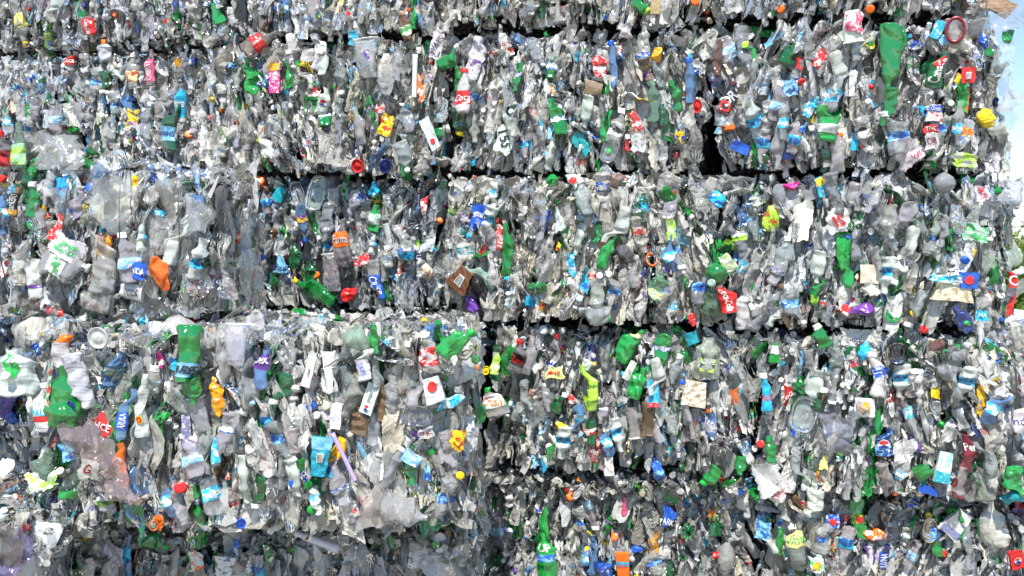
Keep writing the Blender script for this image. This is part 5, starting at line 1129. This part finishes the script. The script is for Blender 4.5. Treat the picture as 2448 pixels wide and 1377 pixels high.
def leafmat(name, c):
    m = simple(name, c, .5, 1.2, .45); t = m.node_tree; p = [n for n in t.nodes if n.type == 'BSDF_PRINCIPLED'][0]; o = [n for n in t.nodes if n.type == 'OUTPUT_MATERIAL'][0]
    tr = t.nodes.new('ShaderNodeBsdfTranslucent'); tr.inputs[0].default_value = (c[0] * 1.8, c[1] * 1.8, c[2], 1); mx_ = t.nodes.new('ShaderNodeMixShader'); mx_.inputs[0].default_value = .35
    t.links.new(p.outputs[0], mx_.inputs[1]); t.links.new(tr.outputs[0], mx_.inputs[2]); t.links.new(mx_.outputs[0], o.inputs[0]); return m
M_LEAF = [leafmat('leaves_mid', (.10, .17, .03)), leafmat('leaves_light', (.17, .23, .05))]
def tree(px, dist, top, rad, seed, label):
    rs = np.random.RandomState(seed); p = EYEP + ray(px, 640) * dist; gz = -.125 * 26; root = bpy.data.objects.new('broadleaf_tree', None); C.objects.link(root); root.location = (p[0], p[1], gz)
    ht = EYE + (560 - top) / FPX * dist - gz
    def limb(a, b_, r0, r1, S): 
        a, b_ = np.array(a, float), np.array(b_, float); d = b_ - a; d /= np.linalg.norm(d); e = np.cross(d, [0, .3, 1.]); e /= np.linalg.norm(e); f_ = np.cross(d, e); th = np.arange(8) / 8 * 6.2832
        V = [a + (b_ - a) * q + (r0 + (r1 - r0) * q) * (np.outer(np.cos(th), e) + np.outer(np.sin(th), f_)) + rs.normal(size=3) * .03 for q in np.linspace(0, 1, 5)]; S.add(np.concatenate(V), gridF(8, 5, True), (0, 0, 0, 1), sharp=False)
    S = Shape(); limb((0, 0, -.1), (0, 0, ht * .45), .28, .18, S)
    cl = []
    for i in range(16):
        a = rs.rand() * 6.28; r = rad * rs.uniform(.2, .8); z = ht * rs.uniform(.38, .86); c_ = (math.cos(a) * r, math.sin(a) * r, z); limb((0, 0, ht * rs.uniform(.2, .42)), c_, .10, .03, S); cl.append(c_)
    S.build('trunk', M_BARK, root)
    V, F = [], []; n = 0
    for c_ in cl + [(0, 0, ht * .85)]:
        k = 900; d = rs.normal(size=(k, 3)); d /= np.linalg.norm(d, axis=1)[:, None]; q = np.array(c_) + d * (rad * .48 * rs.rand(k) ** .45)[:, None] * np.array([1, 1, .75])
        e1 = rs.normal(size=(k, 3)) * .075; e2 = rs.normal(size=(k, 3)) * .075; V.append(np.stack([q, q + e1, q + e1 + e2, q + e2], 1).reshape(-1, 3))
    V = np.concatenate(V); F = np.arange(len(V)).reshape(-1, 4); S = Shape(); S.add(V, F, (0, 0, 0, 1)); S.build('crown', M_LEAF[seed % 2], root); tag(root, label, 'tree', 'trees behind the wall')
tree(2440, 33, 548, 3.4, 1, 'leafy green tree rising highest behind the right end of the wall')
tree(2540, 30, 590, 3.0, 2, 'lighter green tree beyond the wall at the picture edge')
tree(2350, 38, 600, 3.2, 3, 'green tree mostly hidden behind the right end of the wall')
tree(2470, 36, 600, 2.8, 5, 'low dark green tree behind the white van')
# ------------------------------------------------------------------ build
for b in BALES: build_bale(b)
for i, h in enumerate(HLIST): hero(*h, seed=2000 + i * 7)
# single crushed bottles of the wall: a kit of thirty, copied with their parts
protos = []
rs0 = np.random.RandomState(77)
KB = ['clear'] * 19 + ['frost'] * 4 + ['film'] * 3 + ['green', 'dgreen', 'bclear', 'haze']
for i, bc in enumerate(KB):
    lab = ['', 'lab=cyan,.3,.55 ', '', 'lab=white,.25,.6 ', '', '', 'lab=sky,.3,.5 ', '', 'lab=blue,.35,.5 '][i % 9]; cap = ['cap=white', '', '', 'cap=frost', '', ''][i % 6]
    protos.append((bc, dict(k.split('=') for k in (lab + cap + ' ribs=%d pinch=.5 amp=.008' % [0, 0, 12][i % 3]).split()), lab, cap))
CN = {'clear': 'crushed clear bottle', 'frost': 'milky crushed bottle', 'film': 'thin clear crushed bottle', 'green': 'crushed green bottle', 'dgreen': 'crushed dark green bottle', 'bclear': 'crushed blue bottle', 'haze': 'crushed bluish bottle'}
spots = []; tries = 0; rg = random.Random(99)
while len(spots) < 250 and tries < 20000:
    tries += 1; x, y = rg.uniform(10, 2400), rg.uniform(10, 1365)
    b, u, v = find_bale(x, y)
    if b.key == '4z' or not (.03 < u < .97 and .10 < v < .90): continue
    if x > 2330 and y < 800: continue
    if covered(x, y, 1.15) or any((x - a) ** 2 / 22 ** 2 + (y - c_) ** 2 / 48 ** 2 < 1 for a, c_ in spots): continue
    spots.append((x, y))
src = {}
for i, (x, y) in enumerate(spots):
    k = i % len(protos); bc, opt, lab, cap = protos[k]; b, u, v = find_bale(x, y); s_ = rg.uniform(.8, 1.15); m_ = 1
    d = CN[bc] + (' with %s label' % lab.split('=')[1].split(',')[0].replace('sky', 'pale blue') if lab else '') + (' and %s cap' % cap.split('=')[1].replace('frost', 'pale') if cap and lab else (' with %s cap' % cap.split('=')[1].replace('frost', 'pale') if cap else ''))
    if k not in src:
        o = hero('b', x, y, rg.uniform(68, 92), rg.uniform(26, 38), rg.gauss(0, 16) + rg.choice([0, 180]), bc, opt, d, 9000 + k); src[k] = (o, b)
    else:
        s, b0 = src[k]; o = s.copy(); C.objects.link(o)
        P0 = b.P(u, v, .012); z = rg.gauss(0, 14) + rg.choice([0, 180])
        a = R(z); zz = math.cos(a) * UP + math.sin(a) * b.U; xx = math.cos(a) * b.U - math.sin(a) * UP; M = np.stack([xx, np.cross(zz, xx), zz], 1) @ rotm('z', rg.choice([rg.gauss(0, .4), rg.gauss(.9, .3)])) @ rotm('x', rg.gauss(0, .14)) * s_
        from mathutils import Matrix
        o.matrix_world = Matrix([[*M[0], P0[0]], [*M[1], P0[1]], [*M[2], P0[2]], [0, 0, 0, 1]])
        for ch in s.children:
            c2 = ch.copy(); C.objects.link(c2); c2.parent = o
            for g in ch.children: g2 = g.copy(); C.objects.link(g2); g2.parent = c2
    o.name = 'crushed_bottle'; tag(o, auto_label(d, b, u, v), 'bottle', 'single crushed bottles packed among the rest')
